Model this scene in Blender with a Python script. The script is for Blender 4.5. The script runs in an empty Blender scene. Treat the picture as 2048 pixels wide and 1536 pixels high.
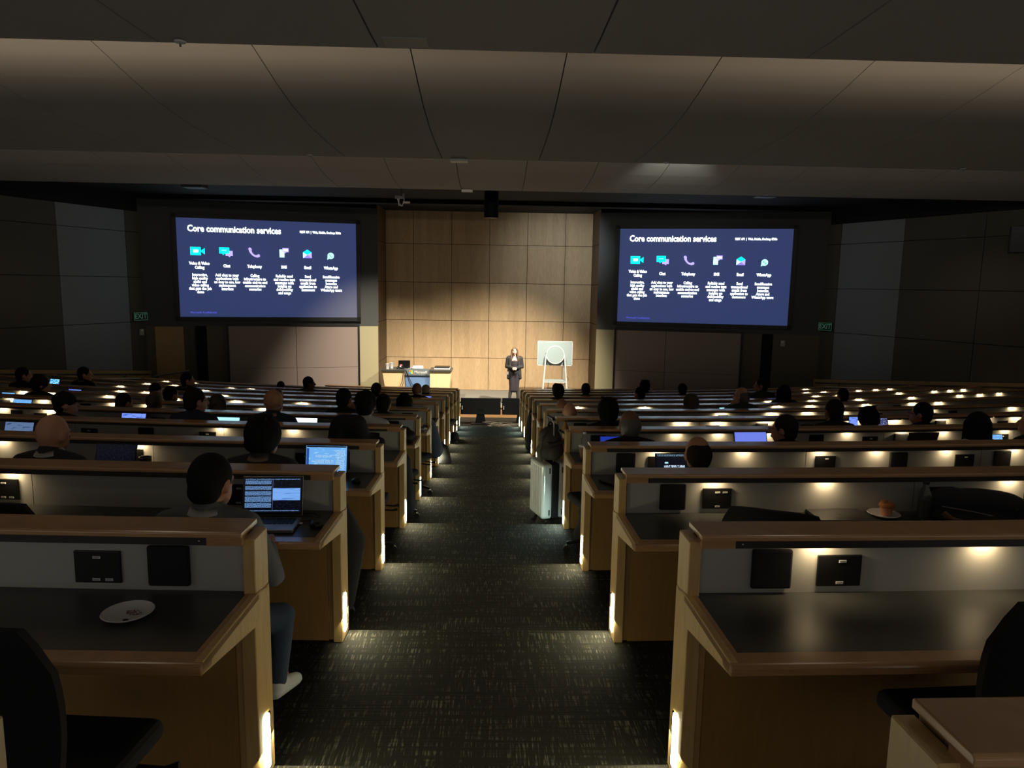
import bpy, bmesh, math, random
from mathutils import Vector, Matrix
from math import sin, cos, pi, radians, sqrt, asin
random.seed(7)
sc = bpy.context.scene
COL = sc.collection

# ------------------------------------------------------------------ camera
EYE = 3.704
CAM_F, CAM_PITCH, CAM_YAW, CAM_ROLL, CAM_X = 1411.93, .1394, .0283, .0164, .0564
cam_data = bpy.data.cameras.new('camera'); cam = bpy.data.objects.new('camera', cam_data)
COL.objects.link(cam); sc.camera = cam
cam_data.sensor_width = 36; cam_data.lens = CAM_F / 2048 * 36
cam_data.clip_start = .05; cam_data.clip_end = 200
_fw = Vector((sin(CAM_YAW) * cos(CAM_PITCH), cos(CAM_YAW) * cos(CAM_PITCH), -sin(CAM_PITCH)))
_rt = Vector((cos(CAM_YAW), -sin(CAM_YAW), 0)); _up = _rt.cross(_fw)
_r = cos(CAM_ROLL) * _rt + sin(CAM_ROLL) * _up; _u = -sin(CAM_ROLL) * _rt + cos(CAM_ROLL) * _up
cam.matrix_world = Matrix(((_r.x, _u.x, -_fw.x, CAM_X), (_r.y, _u.y, -_fw.y, 0), (_r.z, _u.z, -_fw.z, EYE), (0, 0, 0, 1)))

# ------------------------------------------------------------------ world, view
w = bpy.data.worlds.new('world'); sc.world = w; w.use_nodes = True
w.node_tree.nodes['Background'].inputs[0].default_value = (1.0, .965, .92, 1)
w.node_tree.nodes['Background'].inputs[1].default_value = .46
vs = sc.view_settings
vs.view_transform = 'Standard'; vs.look = 'None'; vs.exposure = 0; vs.gamma = 1; vs.use_curve_mapping = False
sc.cycles.use_denoising = True
sc.cycles.max_bounces = 6; sc.cycles.diffuse_bounces = 3; sc.cycles.glossy_bounces = 3
sc.cycles.sample_clamp_indirect = 4
sc.cycles.use_light_tree = True

def lamp(kind, name, loc, target=None, energy=10, color=(1, 1, 1), parent=None, **kw):
    d = bpy.data.lights.new(name, kind); d.energy = energy; d.color = color
    for k, v in kw.items(): setattr(d, k, v)
    o = bpy.data.objects.new(name, d); COL.objects.link(o); o.location = loc
    if target is not None:
        o.rotation_euler = (Vector(target) - Vector(loc)).to_track_quat('-Z', 'Y').to_euler()
    if parent: o.parent = parent
    return o
# stage spotlights in the black soffit above the front rows
WARM = (1, .88, .71); COOL = (.86, .95, 1.0)
lamp('SPOT', 'stage_light', (2.9, 17.2, 5.75), (-.2, 21.6, -.5), 4000, WARM, spot_size=radians(66), spot_blend=1, shadow_soft_size=.05)
lamp('SPOT', 'stage_light', (-2.9, 17.2, 5.75), (-3.1, 21.3, -.5), 2500, WARM, spot_size=radians(68), spot_blend=1, shadow_soft_size=.05)
lamp('SPOT', 'stage_light', (.4, 17.2, 5.75), (.3, 21.4, -.5), 1500, WARM, spot_size=radians(66), spot_blend=1, shadow_soft_size=.05)
lamp('SPOT', 'stage_light', (2.4, 18.6, 5.5), (2.1, 22.7, 4.3), 260, COOL, spot_size=radians(66), spot_blend=1, shadow_soft_size=.05)
# added fill spots for dim house light, behind the camera and over the seats
for hx in (-6, -2, 2, 6):
    for hy in (-1.5, 2.4):
        lamp('SPOT', 'house_fill_spot', (hx, hy, 4.9), (hx, hy + .01, 0), 4, (1, .86, .66), spot_size=radians(140), spot_blend=.8, shadow_soft_size=.08)
# cove strips lying on the upper side of the nearest ceiling cloud
for cx0, cx1, e in ((-9.0, -.6, 130), (1.6, 10, 120)):
    o = lamp('AREA', 'cove_and_fill_light', ((cx0 + cx1) / 2, 3.72, 5.13), ((cx0 + cx1) / 2, 5.4, 5.62), e, (1, .80, .55), shape='RECTANGLE', size=abs(cx1 - cx0), size_y=.05)
lamp('SPOT', 'cove_and_fill_light', (2.95, 10.7, 5.42), (3.2, 13.2, 5.78), 95, (.93, 1, .88), spot_size=radians(50), spot_blend=.9, shadow_soft_size=.03)
lamp('AREA', 'cove_and_fill_light', (0, 8.8, 5.47), (0, 11.2, 5.95), 70, (1, .86, .68), shape='RECTANGLE', size=20, size_y=.06)  # added fill strip, unseen, brightens the farthest cloud
for hx, hy in ((9.6, 15.6), (9.9, 12.2), (-9.0, 16.2), (-9.8, 12.6)):  # added side fill spots that lift the walls and wainscot
    lamp('SPOT', 'house_fill_spot', (hx, hy, 5.9), (hx * 1.06, hy - 1, 0), 22, (1, .84, .58), spot_size=radians(110), spot_blend=1, shadow_soft_size=.08)

# ------------------------------------------------------------------ hall geometry
YC = 42.0
def Yn(n): return 2.473 + 1.3679 * (n - 1)          # nosing of tier n on the aisle line
def Zn(n): return EYE - 1.8174 - .1572 * (n - 1)    # floor height of tier n
def arc(n, s, off=0.0, z=0.0):
    """point on row n: s metres along the row from the aisle line (sign = side), off metres beyond the nosing"""
    R = YC - Yn(n); a = s / R; r = R - off
    return Vector((r * sin(a), YC - r * cos(a), z))
def wall_x(side, y): return 18.3165 - .4546 * y if side > 0 else -17.59 + .4079 * y
def s_limit(n, side, gap=.5, off=0):
    s = .8
    while s < 17:
        p = arc(n, s * side, off)
        if abs(p.x) > abs(wall_x(side, p.y)) - gap: break
        s += .1
    return s

# ------------------------------------------------------------------ mesh helpers
WM = {}
class MB:
    def __init__(self): self.v = []; self.f = []; self.mi = []; self.cur = 0
    def mat(self, i): self.cur = i; return self
    def add(self, vs_, fs):
        b = len(self.v); self.v += [Vector(p) for p in vs_]
        for f in fs: self.f.append([b + i for i in f]); self.mi.append(self.cur)
        return self
    def box(self, c, s, rz=0, M=None):
        c = Vector(c); h = [x / 2 for x in s]
        R = Matrix.Rotation(rz, 3, 'Z')
        if M is not None: R = M
        p = [c + R @ Vector((sx * h[0], sy * h[1], sz * h[2])) for sx, sy, sz in
             ((-1, -1, -1), (1, -1, -1), (1, 1, -1), (-1, 1, -1), (-1, -1, 1), (1, -1, 1), (1, 1, 1), (-1, 1, 1))]
        return self.hexa(p)
    def b2(self, lo, hi):
        return self.box([(a + b) / 2 for a, b in zip(lo, hi)], [abs(b - a) for a, b in zip(lo, hi)])
    def hexa(self, p):
        return self.add(p, [(0, 3, 2, 1), (4, 5, 6, 7), (0, 1, 5, 4), (1, 2, 6, 5), (2, 3, 7, 6), (3, 0, 4, 7)])
    def prism(self, poly, ax, t0, t1):
        """poly of 2D points extruded along axis ax (0,1,2)"""
        def P(q, t):
            return [(t, q[0], q[1]), (q[0], t, q[1]), (q[0], q[1], t)][ax]
        n = len(poly)
        self.add([P(q, t0) for q in poly] + [P(q, t1) for q in poly],
                 [list(range(n))[::-1], list(range(n, 2 * n))] + [(i, (i + 1) % n, n + (i + 1) % n, n + i) for i in range(n)])
        return self
    def cyl(self, p0, p1, r0, r1=None, n=12, caps=True):
        p0, p1 = Vector(p0), Vector(p1); r1 = r0 if r1 is None else r1
        d = (p1 - p0).normalized(); a = d.orthogonal().normalized(); b = d.cross(a)
        v = [p + r * (cos(t) * a + sin(t) * b) for p, r in ((p0, r0), (p1, r1)) for t in [2 * pi * i / n for i in range(n)]]
        f = [(i, (i + 1) % n, n + (i + 1) % n, n + i) for i in range(n)]
        if caps: f += [list(range(n))[::-1], list(range(n, 2 * n))]
        return self.add(v, f)
    def tube(self, path, r, n=8):
        path = [Vector(p) for p in path]; m = len(path); vv = []; ff = []
        a = None
        for i, p in enumerate(path):
            d = (path[min(i + 1, m - 1)] - path[max(i - 1, 0)]).normalized()
            a = d.orthogonal().normalized() if a is None else (a - d * a.dot(d)).normalized()
            b = d.cross(a); rr = r[i] if isinstance(r, (list, tuple)) else r
            vv += [p + rr * (cos(2 * pi * k / n) * a + sin(2 * pi * k / n) * b) for k in range(n)]
        for i in range(m - 1):
            ff += [(i * n + k, i * n + (k + 1) % n, (i + 1) * n + (k + 1) % n, (i + 1) * n + k) for k in range(n)]
        ff += [list(range(n))[::-1], [(m - 1) * n + k for k in range(n)]]
        return self.add(vv, ff)
    def lathe(self, prof, c=(0, 0, 0), n=24, M=None, caps=True):
        c = Vector(c); vv = []; m = len(prof)
        for r, z in prof:
            for k in range(n):
                q = Vector((r * cos(2 * pi * k / n), r * sin(2 * pi * k / n), z))
                vv.append(c + (M @ q if M is not None else q))
        ff = [(i * n + k, i * n + (k + 1) % n, (i + 1) * n + (k + 1) % n, (i + 1) * n + k) for i in range(m - 1) for k in range(n)]
        if caps and prof[0][0] > 1e-5: ff.append(list(range(n))[::-1])
        if caps and prof[-1][0] > 1e-5: ff.append([(m - 1) * n + k for k in range(n)])
        return self.add(vv, ff)
    def ell(self, c, r, M=None, nu=14, nv=10):
        c = Vector(c); vv = []; ff = []
        def T(q): q = Vector((q[0] * r[0], q[1] * r[1], q[2] * r[2])); return c + (M @ q if M is not None else q)
        vv.append(T((0, 0, -1)))
        for j in range(1, nv):
            ph = -pi / 2 + pi * j / nv
            for i in range(nu): vv.append(T((cos(ph) * cos(2 * pi * i / nu), cos(ph) * sin(2 * pi * i / nu), sin(ph))))
        vv.append(T((0, 0, 1))); L = len(vv) - 1
        for i in range(nu):
            ff.append((0, 1 + (i + 1) % nu, 1 + i)); ff.append((L, L - nu + i, L - nu + (i + 1) % nu))
        for j in range(nv - 2):
            for i in range(nu):
                a = 1 + j * nu + i; b = 1 + j * nu + (i + 1) % nu
                ff.append((a, b, b + nu, a + nu))
        return self.add(vv, ff)
    def cap(self, p0, p1, r0, r1=None, n=12):
        """capsule with two radii"""
        r1 = r0 if r1 is None else r1
        p0, p1 = Vector(p0), Vector(p1); d = (p1 - p0); L = d.length; d.normalize()
        path = []; rad = []
        for k in range(4):
            t = pi / 2 * (1 - k / 4); path.append(p0 - d * r0 * sin(t)); rad.append(max(r0 * cos(t), r0 * .12))
        path.append(p0); rad.append(r0); path.append(p1); rad.append(r1)
        for k in range(3, -1, -1):
            t = pi / 2 * (1 - k / 4); path.append(p1 + d * r1 * sin(t)); rad.append(max(r1 * cos(t), r1 * .12))
        return self.tube(path, rad, n)
    def sweep(self, prof, n, s0, s1, step=.55):
        """extrude an (off, z) profile along row n from s0 to s1"""
        k = max(1, int(math.ceil(abs(s1 - s0) / step))); m = len(prof); vv = []
        for i in range(k + 1):
            s = s0 + (s1 - s0) * i / k
            vv += [arc(n, s, o, z) for o, z in prof]
        ff = [(i * m + j, i * m + (j + 1) % m, (i + 1) * m + (j + 1) % m, (i + 1) * m + j) for i in range(k) for j in range(m)]
        ff += [list(range(m))[::-1], [k * m + j for j in range(m)]]
        return self.add(vv, ff)
    def mesh(self, name):
        me = bpy.data.meshes.new(name); me.from_pydata([tuple(p) for p in self.v], [], self.f); me.validate()
        if max(self.mi, default=0) > 0: me.polygons.foreach_set('material_index', self.mi[:len(me.polygons)])
        bm = bmesh.new(); bm.from_mesh(me); bmesh.ops.recalc_face_normals(bm, faces=bm.faces); bm.to_mesh(me); bm.free()
        return me
    def build(self, name, mats, parent=None, local=False, smooth=False, bevel=0, seg=2):
        if parent is not None and not local:
            inv = WM[parent.name].inverted(); self.v = [inv @ p for p in self.v]
        me = self.mesh(name)
        if not isinstance(mats, (list, tuple)): mats = [mats]
        for m in mats: me.materials.append(m)
        if smooth:
            me.polygons.foreach_set('use_smooth', [True] * len(me.polygons))
            me.set_sharp_from_angle(angle=radians(40))
        o = bpy.data.objects.new(name, me); COL.objects.link(o)
        if parent is not None: o.parent = parent; WM[o.name] = WM[parent.name]
        else: WM[o.name] = Matrix.Identity(4)
        if bevel:
            b = o.modifiers.new('bevel', 'BEVEL'); b.width = bevel; b.segments = seg; b.limit_method = 'ANGLE'; b.angle_limit = radians(40)
        return o
def tag(o, label=None, cat=None, group=None, kind=None):
    if label: o['label'] = label
    if cat: o['category'] = cat
    if group: o['group'] = group
    if kind: o['kind'] = kind
    return o
def thing(name, label, cat, loc=(0, 0, 0), rz=0, group=None, scale=1):
    o = bpy.data.objects.new(name, None); COL.objects.link(o); o.empty_display_size = .1
    o.location = loc; o.rotation_euler = (0, 0, rz); o.scale = (scale,) * 3
    WM[o.name] = Matrix.Translation(Vector(loc)) @ Matrix.Rotation(rz, 4, 'Z') @ Matrix.Scale(scale, 4)
    return tag(o, label, cat, group)
def struct(mb, name, mats, **kw):
    o = mb.build(name, mats, **kw)
    if kw.get('parent') is None: o['kind'] = 'structure'
    return o
def copy_tree(o, loc, rz, label=None, group=None, cat=None, parent=None):
    c = o.copy(); COL.objects.link(c)
    if parent is None:
        c.location = loc; c.rotation_euler = (0, 0, rz)
        if label: c['label'] = label
        if group: c['group'] = group
        WM[c.name] = Matrix.Translation(Vector(loc)) @ Matrix.Rotation(rz, 4, 'Z')
    else: c.parent = parent; WM[c.name] = WM[parent.name]
    for ch in list(o.children): copy_tree(ch, None, None, parent=c)
    return c
def text(body, size, mat, parent, loc, name='lettering', rot=(pi / 2, 0, 0), align='CENTER', bold=0, ext=.001, sx=1, sl=1):
    d = bpy.data.curves.new(name, 'FONT'); d.body = body; d.size = size; d.align_x = align; d.align_y = 'CENTER'
    d.offset = bold; d.extrude = ext; d.resolution_u = 2; d.materials.append(mat); d.space_line = sl
    o = bpy.data.objects.new(name, d); COL.objects.link(o); o.parent = parent; o.location = loc; o.rotation_euler = rot
    dg = bpy.context.evaluated_depsgraph_get(); me = bpy.data.meshes.new_from_object(o.evaluated_get(dg)); bpy.data.objects.remove(o); bpy.data.curves.remove(d)
    if not me.materials: me.materials.append(mat)
    o = bpy.data.objects.new(name, me); COL.objects.link(o); o.parent = parent; o.location = loc; o.rotation_euler = rot
    o.scale = (sx, 1, 1); WM[o.name] = WM[parent.name]
    return o

# ------------------------------------------------------------------ materials
def srgb(r, g, b): return tuple(((c / 255) / 12.92 if c / 255 <= .04045 else ((c / 255 + .055) / 1.055) ** 2.4) for c in (r, g, b)) + (1,)
def pmat(name, col, rough=.6, metal=0, spec=.5, emit=None, es=0, noise=0, nscale=30, alpha=1, trans=0, coat=0, bump=0):
    m = bpy.data.materials.new(name); m.use_nodes = True; nt = m.node_tree; b = nt.nodes['Principled BSDF']
    col = tuple(col) + ((1,) if len(col) == 3 else ())
    b.inputs['Base Color'].default_value = col; b.inputs['Roughness'].default_value = rough
    b.inputs['Metallic'].default_value = metal; b.inputs['Specular IOR Level'].default_value = spec
    b.inputs['Transmission Weight'].default_value = trans; b.inputs['Coat Weight'].default_value = coat
    if emit: b.inputs['Emission Color'].default_value = tuple(emit[:3]) + (1,); b.inputs['Emission Strength'].default_value = es
    if noise or bump:
        tc = nt.nodes.new('ShaderNodeTexCoord'); nz = nt.nodes.new('ShaderNodeTexNoise'); nz.inputs['Scale'].default_value = nscale
        nz.inputs['Detail'].default_value = 4
        nt.links.new(tc.outputs['Object'], nz.inputs['Vector'])
        if noise:
            mx = nt.nodes.new('ShaderNodeMix'); mx.data_type = 'RGBA'
            mx.inputs[6].default_value = tuple(c * (1 - noise) for c in col[:3]) + (1,)
            mx.inputs[7].default_value = tuple(min(1, c * (1 + noise)) for c in col[:3]) + (1,)
            nt.links.new(nz.outputs['Fac'], mx.inputs[0]); nt.links.new(mx.outputs[2], b.inputs['Base Color'])
        if bump:
            bp = nt.nodes.new('ShaderNodeBump'); bp.inputs['Strength'].default_value = bump; bp.inputs['Distance'].default_value = .005
            nt.links.new(nz.outputs['Fac'], bp.inputs['Height']); nt.links.new(bp.outputs[0], b.inputs['Normal'])
    return m
def wood(name, c0, c1, scale=(1, 1, 1), rough=.35, dist=1.5, coat=.2):
    m = pmat(name, c0, rough, coat=coat); nt = m.node_tree; b = nt.nodes['Principled BSDF']
    b.inputs['Coat Roughness'].default_value = .2
    tc = nt.nodes.new('ShaderNodeTexCoord'); mp = nt.nodes.new('ShaderNodeMapping'); mp.inputs['Scale'].default_value = scale
    nz = nt.nodes.new('ShaderNodeTexNoise'); nz.inputs['Scale'].default_value = 4; nz.inputs['Detail'].default_value = 6; nz.inputs['Distortion'].default_value = dist
    cr = nt.nodes.new('ShaderNodeValToRGB'); cr.color_ramp.elements[0].position = .3; cr.color_ramp.elements[1].position = .7
    cr.color_ramp.elements[0].color = c0; cr.color_ramp.elements[1].color = c1
    nt.links.new(tc.outputs['Object'], mp.inputs[0]); nt.links.new(mp.outputs[0], nz.inputs['Vector'])
    nt.links.new(nz.outputs['Fac'], cr.inputs[0]); nt.links.new(cr.outputs[0], b.inputs['Base Color'])
    return m
M = {}
M['maple'] = wood('maple_veneer', srgb(170, 128, 88), srgb(190, 148, 102), (1, 1, 9), .26, coat=.35)        # grain along x
M['maple_v'] = wood('maple_veneer_upright', srgb(194, 158, 98), srgb(212, 176, 114), (9, 9, 1), .4)
M['maple_panel'] = wood('maple_modesty_panel', srgb(148, 112, 60), srgb(160, 122, 68), (7, 7, 1), .5, coat=0)
M['laminate'] = pmat('charcoal_laminate', (.050, .051, .046), .33, spec=.5, noise=.25, nscale=400)
M['greypanel'] = pmat('grey_laminate_panel', (.39, .38, .335), .55, noise=.04, nscale=300)
M['metal'] = pmat('dark_bronze_channel', (.06, .055, .05), .45, metal=.6)
M['black'] = pmat('black_plastic', (.006, .006, .006), .35)
M['blackmatte'] = pmat('matte_black', (.003, .003, .003), .9)
M['blackfab'] = pmat('black_mesh_fabric', (.008, .008, .009), .9, noise=.3, nscale=300)
M['white'] = pmat('white_plastic', (.7, .7, .68), .4)
M['label'] = pmat('white_label', (.6, .6, .58), .5)
M['ink'] = pmat('dark_ink', (.03, .03, .03), .6)
M['chrome'] = pmat('chrome', (.6, .6, .6), .2, metal=1)
M['steel'] = pmat('brushed_steel', (.4, .4, .4), .35, metal=1)
M['steplight'] = pmat('step_light_lens', (.9, .9, .7), .4, emit=(1, .97, .66), es=45)
M['steplight_cool'] = pmat('step_light_lens_cool', (.9, .9, .9), .4, emit=(.72, 1, .92), es=45)
M['led'] = pmat('desk_light_lens', (.9, .85, .7), .4, emit=(1, .80, .5), es=14)
M['ceiling'] = pmat('painted_plaster_ceiling', (.40, .37, .352), .8, noise=.05, nscale=3)
M['seam'] = pmat('ceiling_seam', (.01, .01, .01), .9)
M['wallfab'] = pmat('grey_brown_wall_fabric', (.085, .078, .062), .9, noise=.15, nscale=250)
M['wallfab_l'] = pmat('light_grey_wall_fabric', (.20, .215, .235), .9, noise=.1, nscale=250)
M['wain'] = wood('wainscot_maple', srgb(150, 120, 72), srgb(168, 136, 84), (1, 1, 6), .5, coat=0)
M['beige'] = pmat('beige_stage_wall', (.40, .36, .22), .8, noise=.04, nscale=120)
M['brownwall'] = pmat('brown_painted_wall', (.115, .098, .066), .8, noise=.04, nscale=120)
M['dgrey'] = pmat('dark_grey_stage_wall', (.060, .064, .062), .75, noise=.05, nscale=120)
M['taupe'] = pmat('taupe_fabric_panel', (.30, .24, .21), .9, noise=.12, nscale=260)
M['bronze_fr'] = pmat('black_frame', (.004, .004, .005), .5)

def carpet(name, base, glint, gs):
    m = pmat(name, base, .95); nt = m.node_tree; b = nt.nodes['Principled BSDF']
    b.inputs['Specular IOR Level'].default_value = .15
    tc = nt.nodes.new('ShaderNodeTexCoord')
    def noise(scale, det=2):
        mp = nt.nodes.new('ShaderNodeMapping'); mp.inputs['Scale'].default_value = scale
        nz = nt.nodes.new('ShaderNodeTexNoise'); nz.inputs['Scale'].default_value = 1; nz.inputs['Detail'].default_value = det
        nt.links.new(tc.outputs['Object'], mp.inputs[0]); nt.links.new(mp.outputs[0], nz.inputs['Vector']); return nz
    a = noise((130, 9, 9)); c = noise((2.4, 34, 34), 3)
    ra = nt.nodes.new('ShaderNodeMapRange'); ra.inputs[1].default_value = .52; ra.inputs[2].default_value = .72
    rc = nt.nodes.new('ShaderNodeMapRange'); rc.inputs[1].default_value = .42; rc.inputs[2].default_value = .62
    nt.links.new(a.outputs['Fac'], ra.inputs[0]); nt.links.new(c.outputs['Fac'], rc.inputs[0])
    mu = nt.nodes.new('ShaderNodeMath'); mu.operation = 'MULTIPLY'
    nt.links.new(ra.outputs[0], mu.inputs[0]); nt.links.new(rc.outputs[0], mu.inputs[1])
    mx = nt.nodes.new('ShaderNodeMix'); mx.data_type = 'RGBA'
    mx.inputs[6].default_value = base + (1,); mx.inputs[7].default_value = glint + (1,)
    nt.links.new(mu.outputs[0], mx.inputs[0]); nt.links.new(mx.outputs[2], b.inputs['Base Color'])
    rib = noise((3, 120, 120), 1)
    bp = nt.nodes.new('ShaderNodeBump'); bp.inputs['Strength'].default_value = .5; bp.inputs['Distance'].default_value = .004
    nt.links.new(rib.outputs['Fac'], bp.inputs['Height']); nt.links.new(bp.outputs[0], b.inputs['Normal'])
    return m
M['carpet'] = carpet('dark_ribbed_carpet', (.013, .0115, .008), (.12, .11, .078), 1)
M['stagecarpet'] = carpet('grey_stage_carpet', (.20, .19, .165), (.34, .33, .29), 1)

def veneer(name):
    """big bookmatched maple panels with strip-to-strip tone changes"""
    m = pmat(name, (.5, .35, .2), .65); nt = m.node_tree; b = nt.nodes['Principled BSDF']
    tc = nt.nodes.new('ShaderNodeTexCoord'); sep = nt.nodes.new('ShaderNodeSeparateXYZ'); nt.links.new(tc.outputs['Object'], sep.inputs[0])
    def math_(op, a, b_=None, v=None):
        n = nt.nodes.new('ShaderNodeMath'); n.operation = op
        nt.links.new(a, n.inputs[0])
        if b_ is not None: nt.links.new(b_, n.inputs[1])
        elif v is not None: n.inputs[1].default_value = v
        return n.outputs[0]
    strip = math_('FLOOR', math_('MULTIPLY', sep.outputs['X'], v=5.8))
    row = math_('FLOOR', math_('MULTIPLY', math_('ADD', sep.outputs['Z'], v=-.146), v=1 / 1.2))
    cmb = nt.nodes.new('ShaderNodeCombineXYZ'); nt.links.new(strip, cmb.inputs[0]); nt.links.new(row, cmb.inputs[2])
    wn = nt.nodes.new('ShaderNodeTexWhiteNoise'); wn.noise_dimensions = '3D'; nt.links.new(cmb.outputs[0], wn.inputs[0])
    mp = nt.nodes.new('ShaderNodeMapping'); mp.inputs['Scale'].default_value = (9, 9, 1.1)
    nt.links.new(tc.outputs['Object'], mp.inputs[0])
    nz = nt.nodes.new('ShaderNodeTexNoise'); nz.inputs['Scale'].default_value = 2.2; nz.inputs['Detail'].default_value = 6; nz.inputs['Distortion'].default_value = 2.2
    nt.links.new(mp.outputs[0], nz.inputs['Vector'])
    t = math_('ADD', math_('MULTIPLY', wn.outputs['Value'], v=.20), math_('MULTIPLY', nz.outputs['Fac'], v=.75))
    cr = nt.nodes.new('ShaderNodeValToRGB'); cr.color_ramp.elements[0].position = .25; cr.color_ramp.elements[1].position = .85
    cr.color_ramp.elements[0].color = srgb(168, 142, 106); cr.color_ramp.elements[1].color = srgb(200, 174, 136)
    nt.links.new(t, cr.inputs[0]); nt.links.new(cr.outputs[0], b.inputs['Base Color'])
    return m
M['maple_pale'] = wood('pale_maple', srgb(222, 194, 146), srgb(234, 208, 162), (8, 8, 1), .5, coat=0)
M['black2'] = pmat('dull_black_housing', (.003, .003, .003), .6, spec=.15)
M['nicheside'] = wood('shaded_niche_veneer', srgb(92, 76, 54), srgb(104, 86, 62), (6, 6, 1), .7, coat=0)  # shade of the niche sides is put into this darker veneer tone
M['veneer'] = veneer('figured_maple_stage_veneer')

# ================================================================== structure
# floor: stepped tiers + flat floor before the stage
mb = MB()
for n in range(-2, 13):
    z1 = Zn(n); z0 = z1 - .1572 if n < 12 else -.02
    for sd in (-1, 1):
        sl = s_limit(n, sd, -.25)
        prof = [(-1.3679, z0 - .3), (0, z0 - .3), (0, z1 - .012), (-.012, z1), (-1.3679, z1)]
        mb.sweep(prof, n, 0, sd * sl, .8)
mb.add([(-14, 12, 0), (14, 12, 0), (14, 24, 0), (-14, 24, 0)], [(0, 1, 2, 3)])
struct(mb, 'floor', M['carpet'])
# stage platform with maple front
mb = MB(); mb.b2((-5.4, 19.58, 0), (5.2, 22.8, .3)); o = struct(mb, 'floor', M['stagecarpet'])
mb = MB(); mb.b2((-5.4, 19.555, 0), (5.2, 19.58, .285)); mb.b2((-5.4, 19.54, .27), (5.2, 19.6, .303)); struct(mb, 'trim_1', M['maple'])
# stage back wall : maple panels on a 1.2 m grid with open joints
mb = MB()
xs = [-3.36] + [-.0782 + 1.2 * k for k in range(-2, 3)] + [3.19]; zs = [.3] + [1.346, 2.546, 3.746, 4.946] + [5.97]
g = .007
for a, b in zip(xs, xs[1:]):
    for c, d in zip(zs, zs[1:]): mb.b2((a + g, 22.75, c + g), (b - g, 22.78, d - g))
mb.mat(1).b2((-3.4, 22.79, 0), (3.25, 22.9, 6.0))
struct(mb, 'wall_back', [M['veneer'], M['blackmatte']])
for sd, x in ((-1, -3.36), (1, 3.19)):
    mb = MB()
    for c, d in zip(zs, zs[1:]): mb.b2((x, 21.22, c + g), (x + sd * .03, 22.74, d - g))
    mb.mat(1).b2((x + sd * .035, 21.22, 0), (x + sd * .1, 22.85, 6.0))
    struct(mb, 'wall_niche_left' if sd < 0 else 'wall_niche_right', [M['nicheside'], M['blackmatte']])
# proscenium walls carrying the screens, toed in by 13 degrees
TOE = radians(13)
def prosc(sd):
    p0 = Vector((3.17 if sd > 0 else -3.37, 21.2, 0)); d = Vector((sd * cos(TOE), -sin(TOE), 0)); nrm = Vector((-sd * sin(TOE), -cos(TOE), 0))
    return p0, d, nrm
def pbox(mb, sd, l0, l1, z0, z1, t0, t1):
    """box on the proscenium wall: along l, height z, thickness t towards the audience"""
    p0, d, nrm = prosc(sd)
    pts = [p0 + d * l + nrm * t + Vector((0, 0, z)) for z in (z0, z1) for l, t in ((l0, t0), (l1, t0), (l1, t1), (l0, t1))]
    return mb.hexa(pts)
for sd in (-1, 1):
    nm = 'left' if sd < 0 else 'right'
    mb = MB(); pbox(mb, sd, 0, .54, 0, 2.42, -.12, 0); pbox(mb, sd, .54, 4.24, 0, .3, -.12, 0); mb.mat(1); pbox(mb, sd, 4.24, 4.76, 0, 2.42, -.12, 0)
    pbox(mb, sd, 5.07, 6.4, 0, 2.42, -.12, 0)
    struct(mb, 'wall_stage_' + nm, [M['beige'], M['brownwall']])
    mb = MB(); pbox(mb, sd, 0, 6.45, 2.42, 5.85, -.12, 0); struct(mb, 'wall_upper_' + nm, M['dgrey'])
    mb = MB(); pbox(mb, sd, 4.76, 5.07, 0, 2.42, -.6, -.13); struct(mb, 'door_%d' % (1 if sd < 0 else 2), M['blackmatte'])
    # black frame and the fabric panels inside it
    mb = MB()
    for a in ((.54, 4.24, 2.42, 2.48), (.54, .60, .3, 2.42), (4.18, 4.24, .3, 2.42)): pbox(mb, sd, a[0], a[1], a[2], a[3], -.02, .05)
    struct(mb, 'trim_%d' % (2 if sd < 0 else 3), M['bronze_fr'])
    mb = MB(); cut = 2.34 if sd < 0 else 2.05
    for a, b in ((.60, cut), (cut + .012, 4.18)):
        for c, d in ((.3, 1.205), (1.213, 2.42)): pbox(mb, sd, a, b, c, d, -.05, .02)
    struct(mb, 'wall_panel_' + nm, M['taupe'])
# warm lit door leaf and dark piers beside the left doorway
mb = MB(); pbox(mb, -1, 5.35, 6.08, .35, 2.40, .0, .05); o = struct(mb, 'door_3', M['wain'])
mb = MB(); pbox(mb, -1, 5.07, 5.2, 0, 2.42, .0, .12); pbox(mb, -1, 4.24, 4.3, 0, 2.42, 0, .06); struct(mb, 'trim_4', M['dgrey'])
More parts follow.
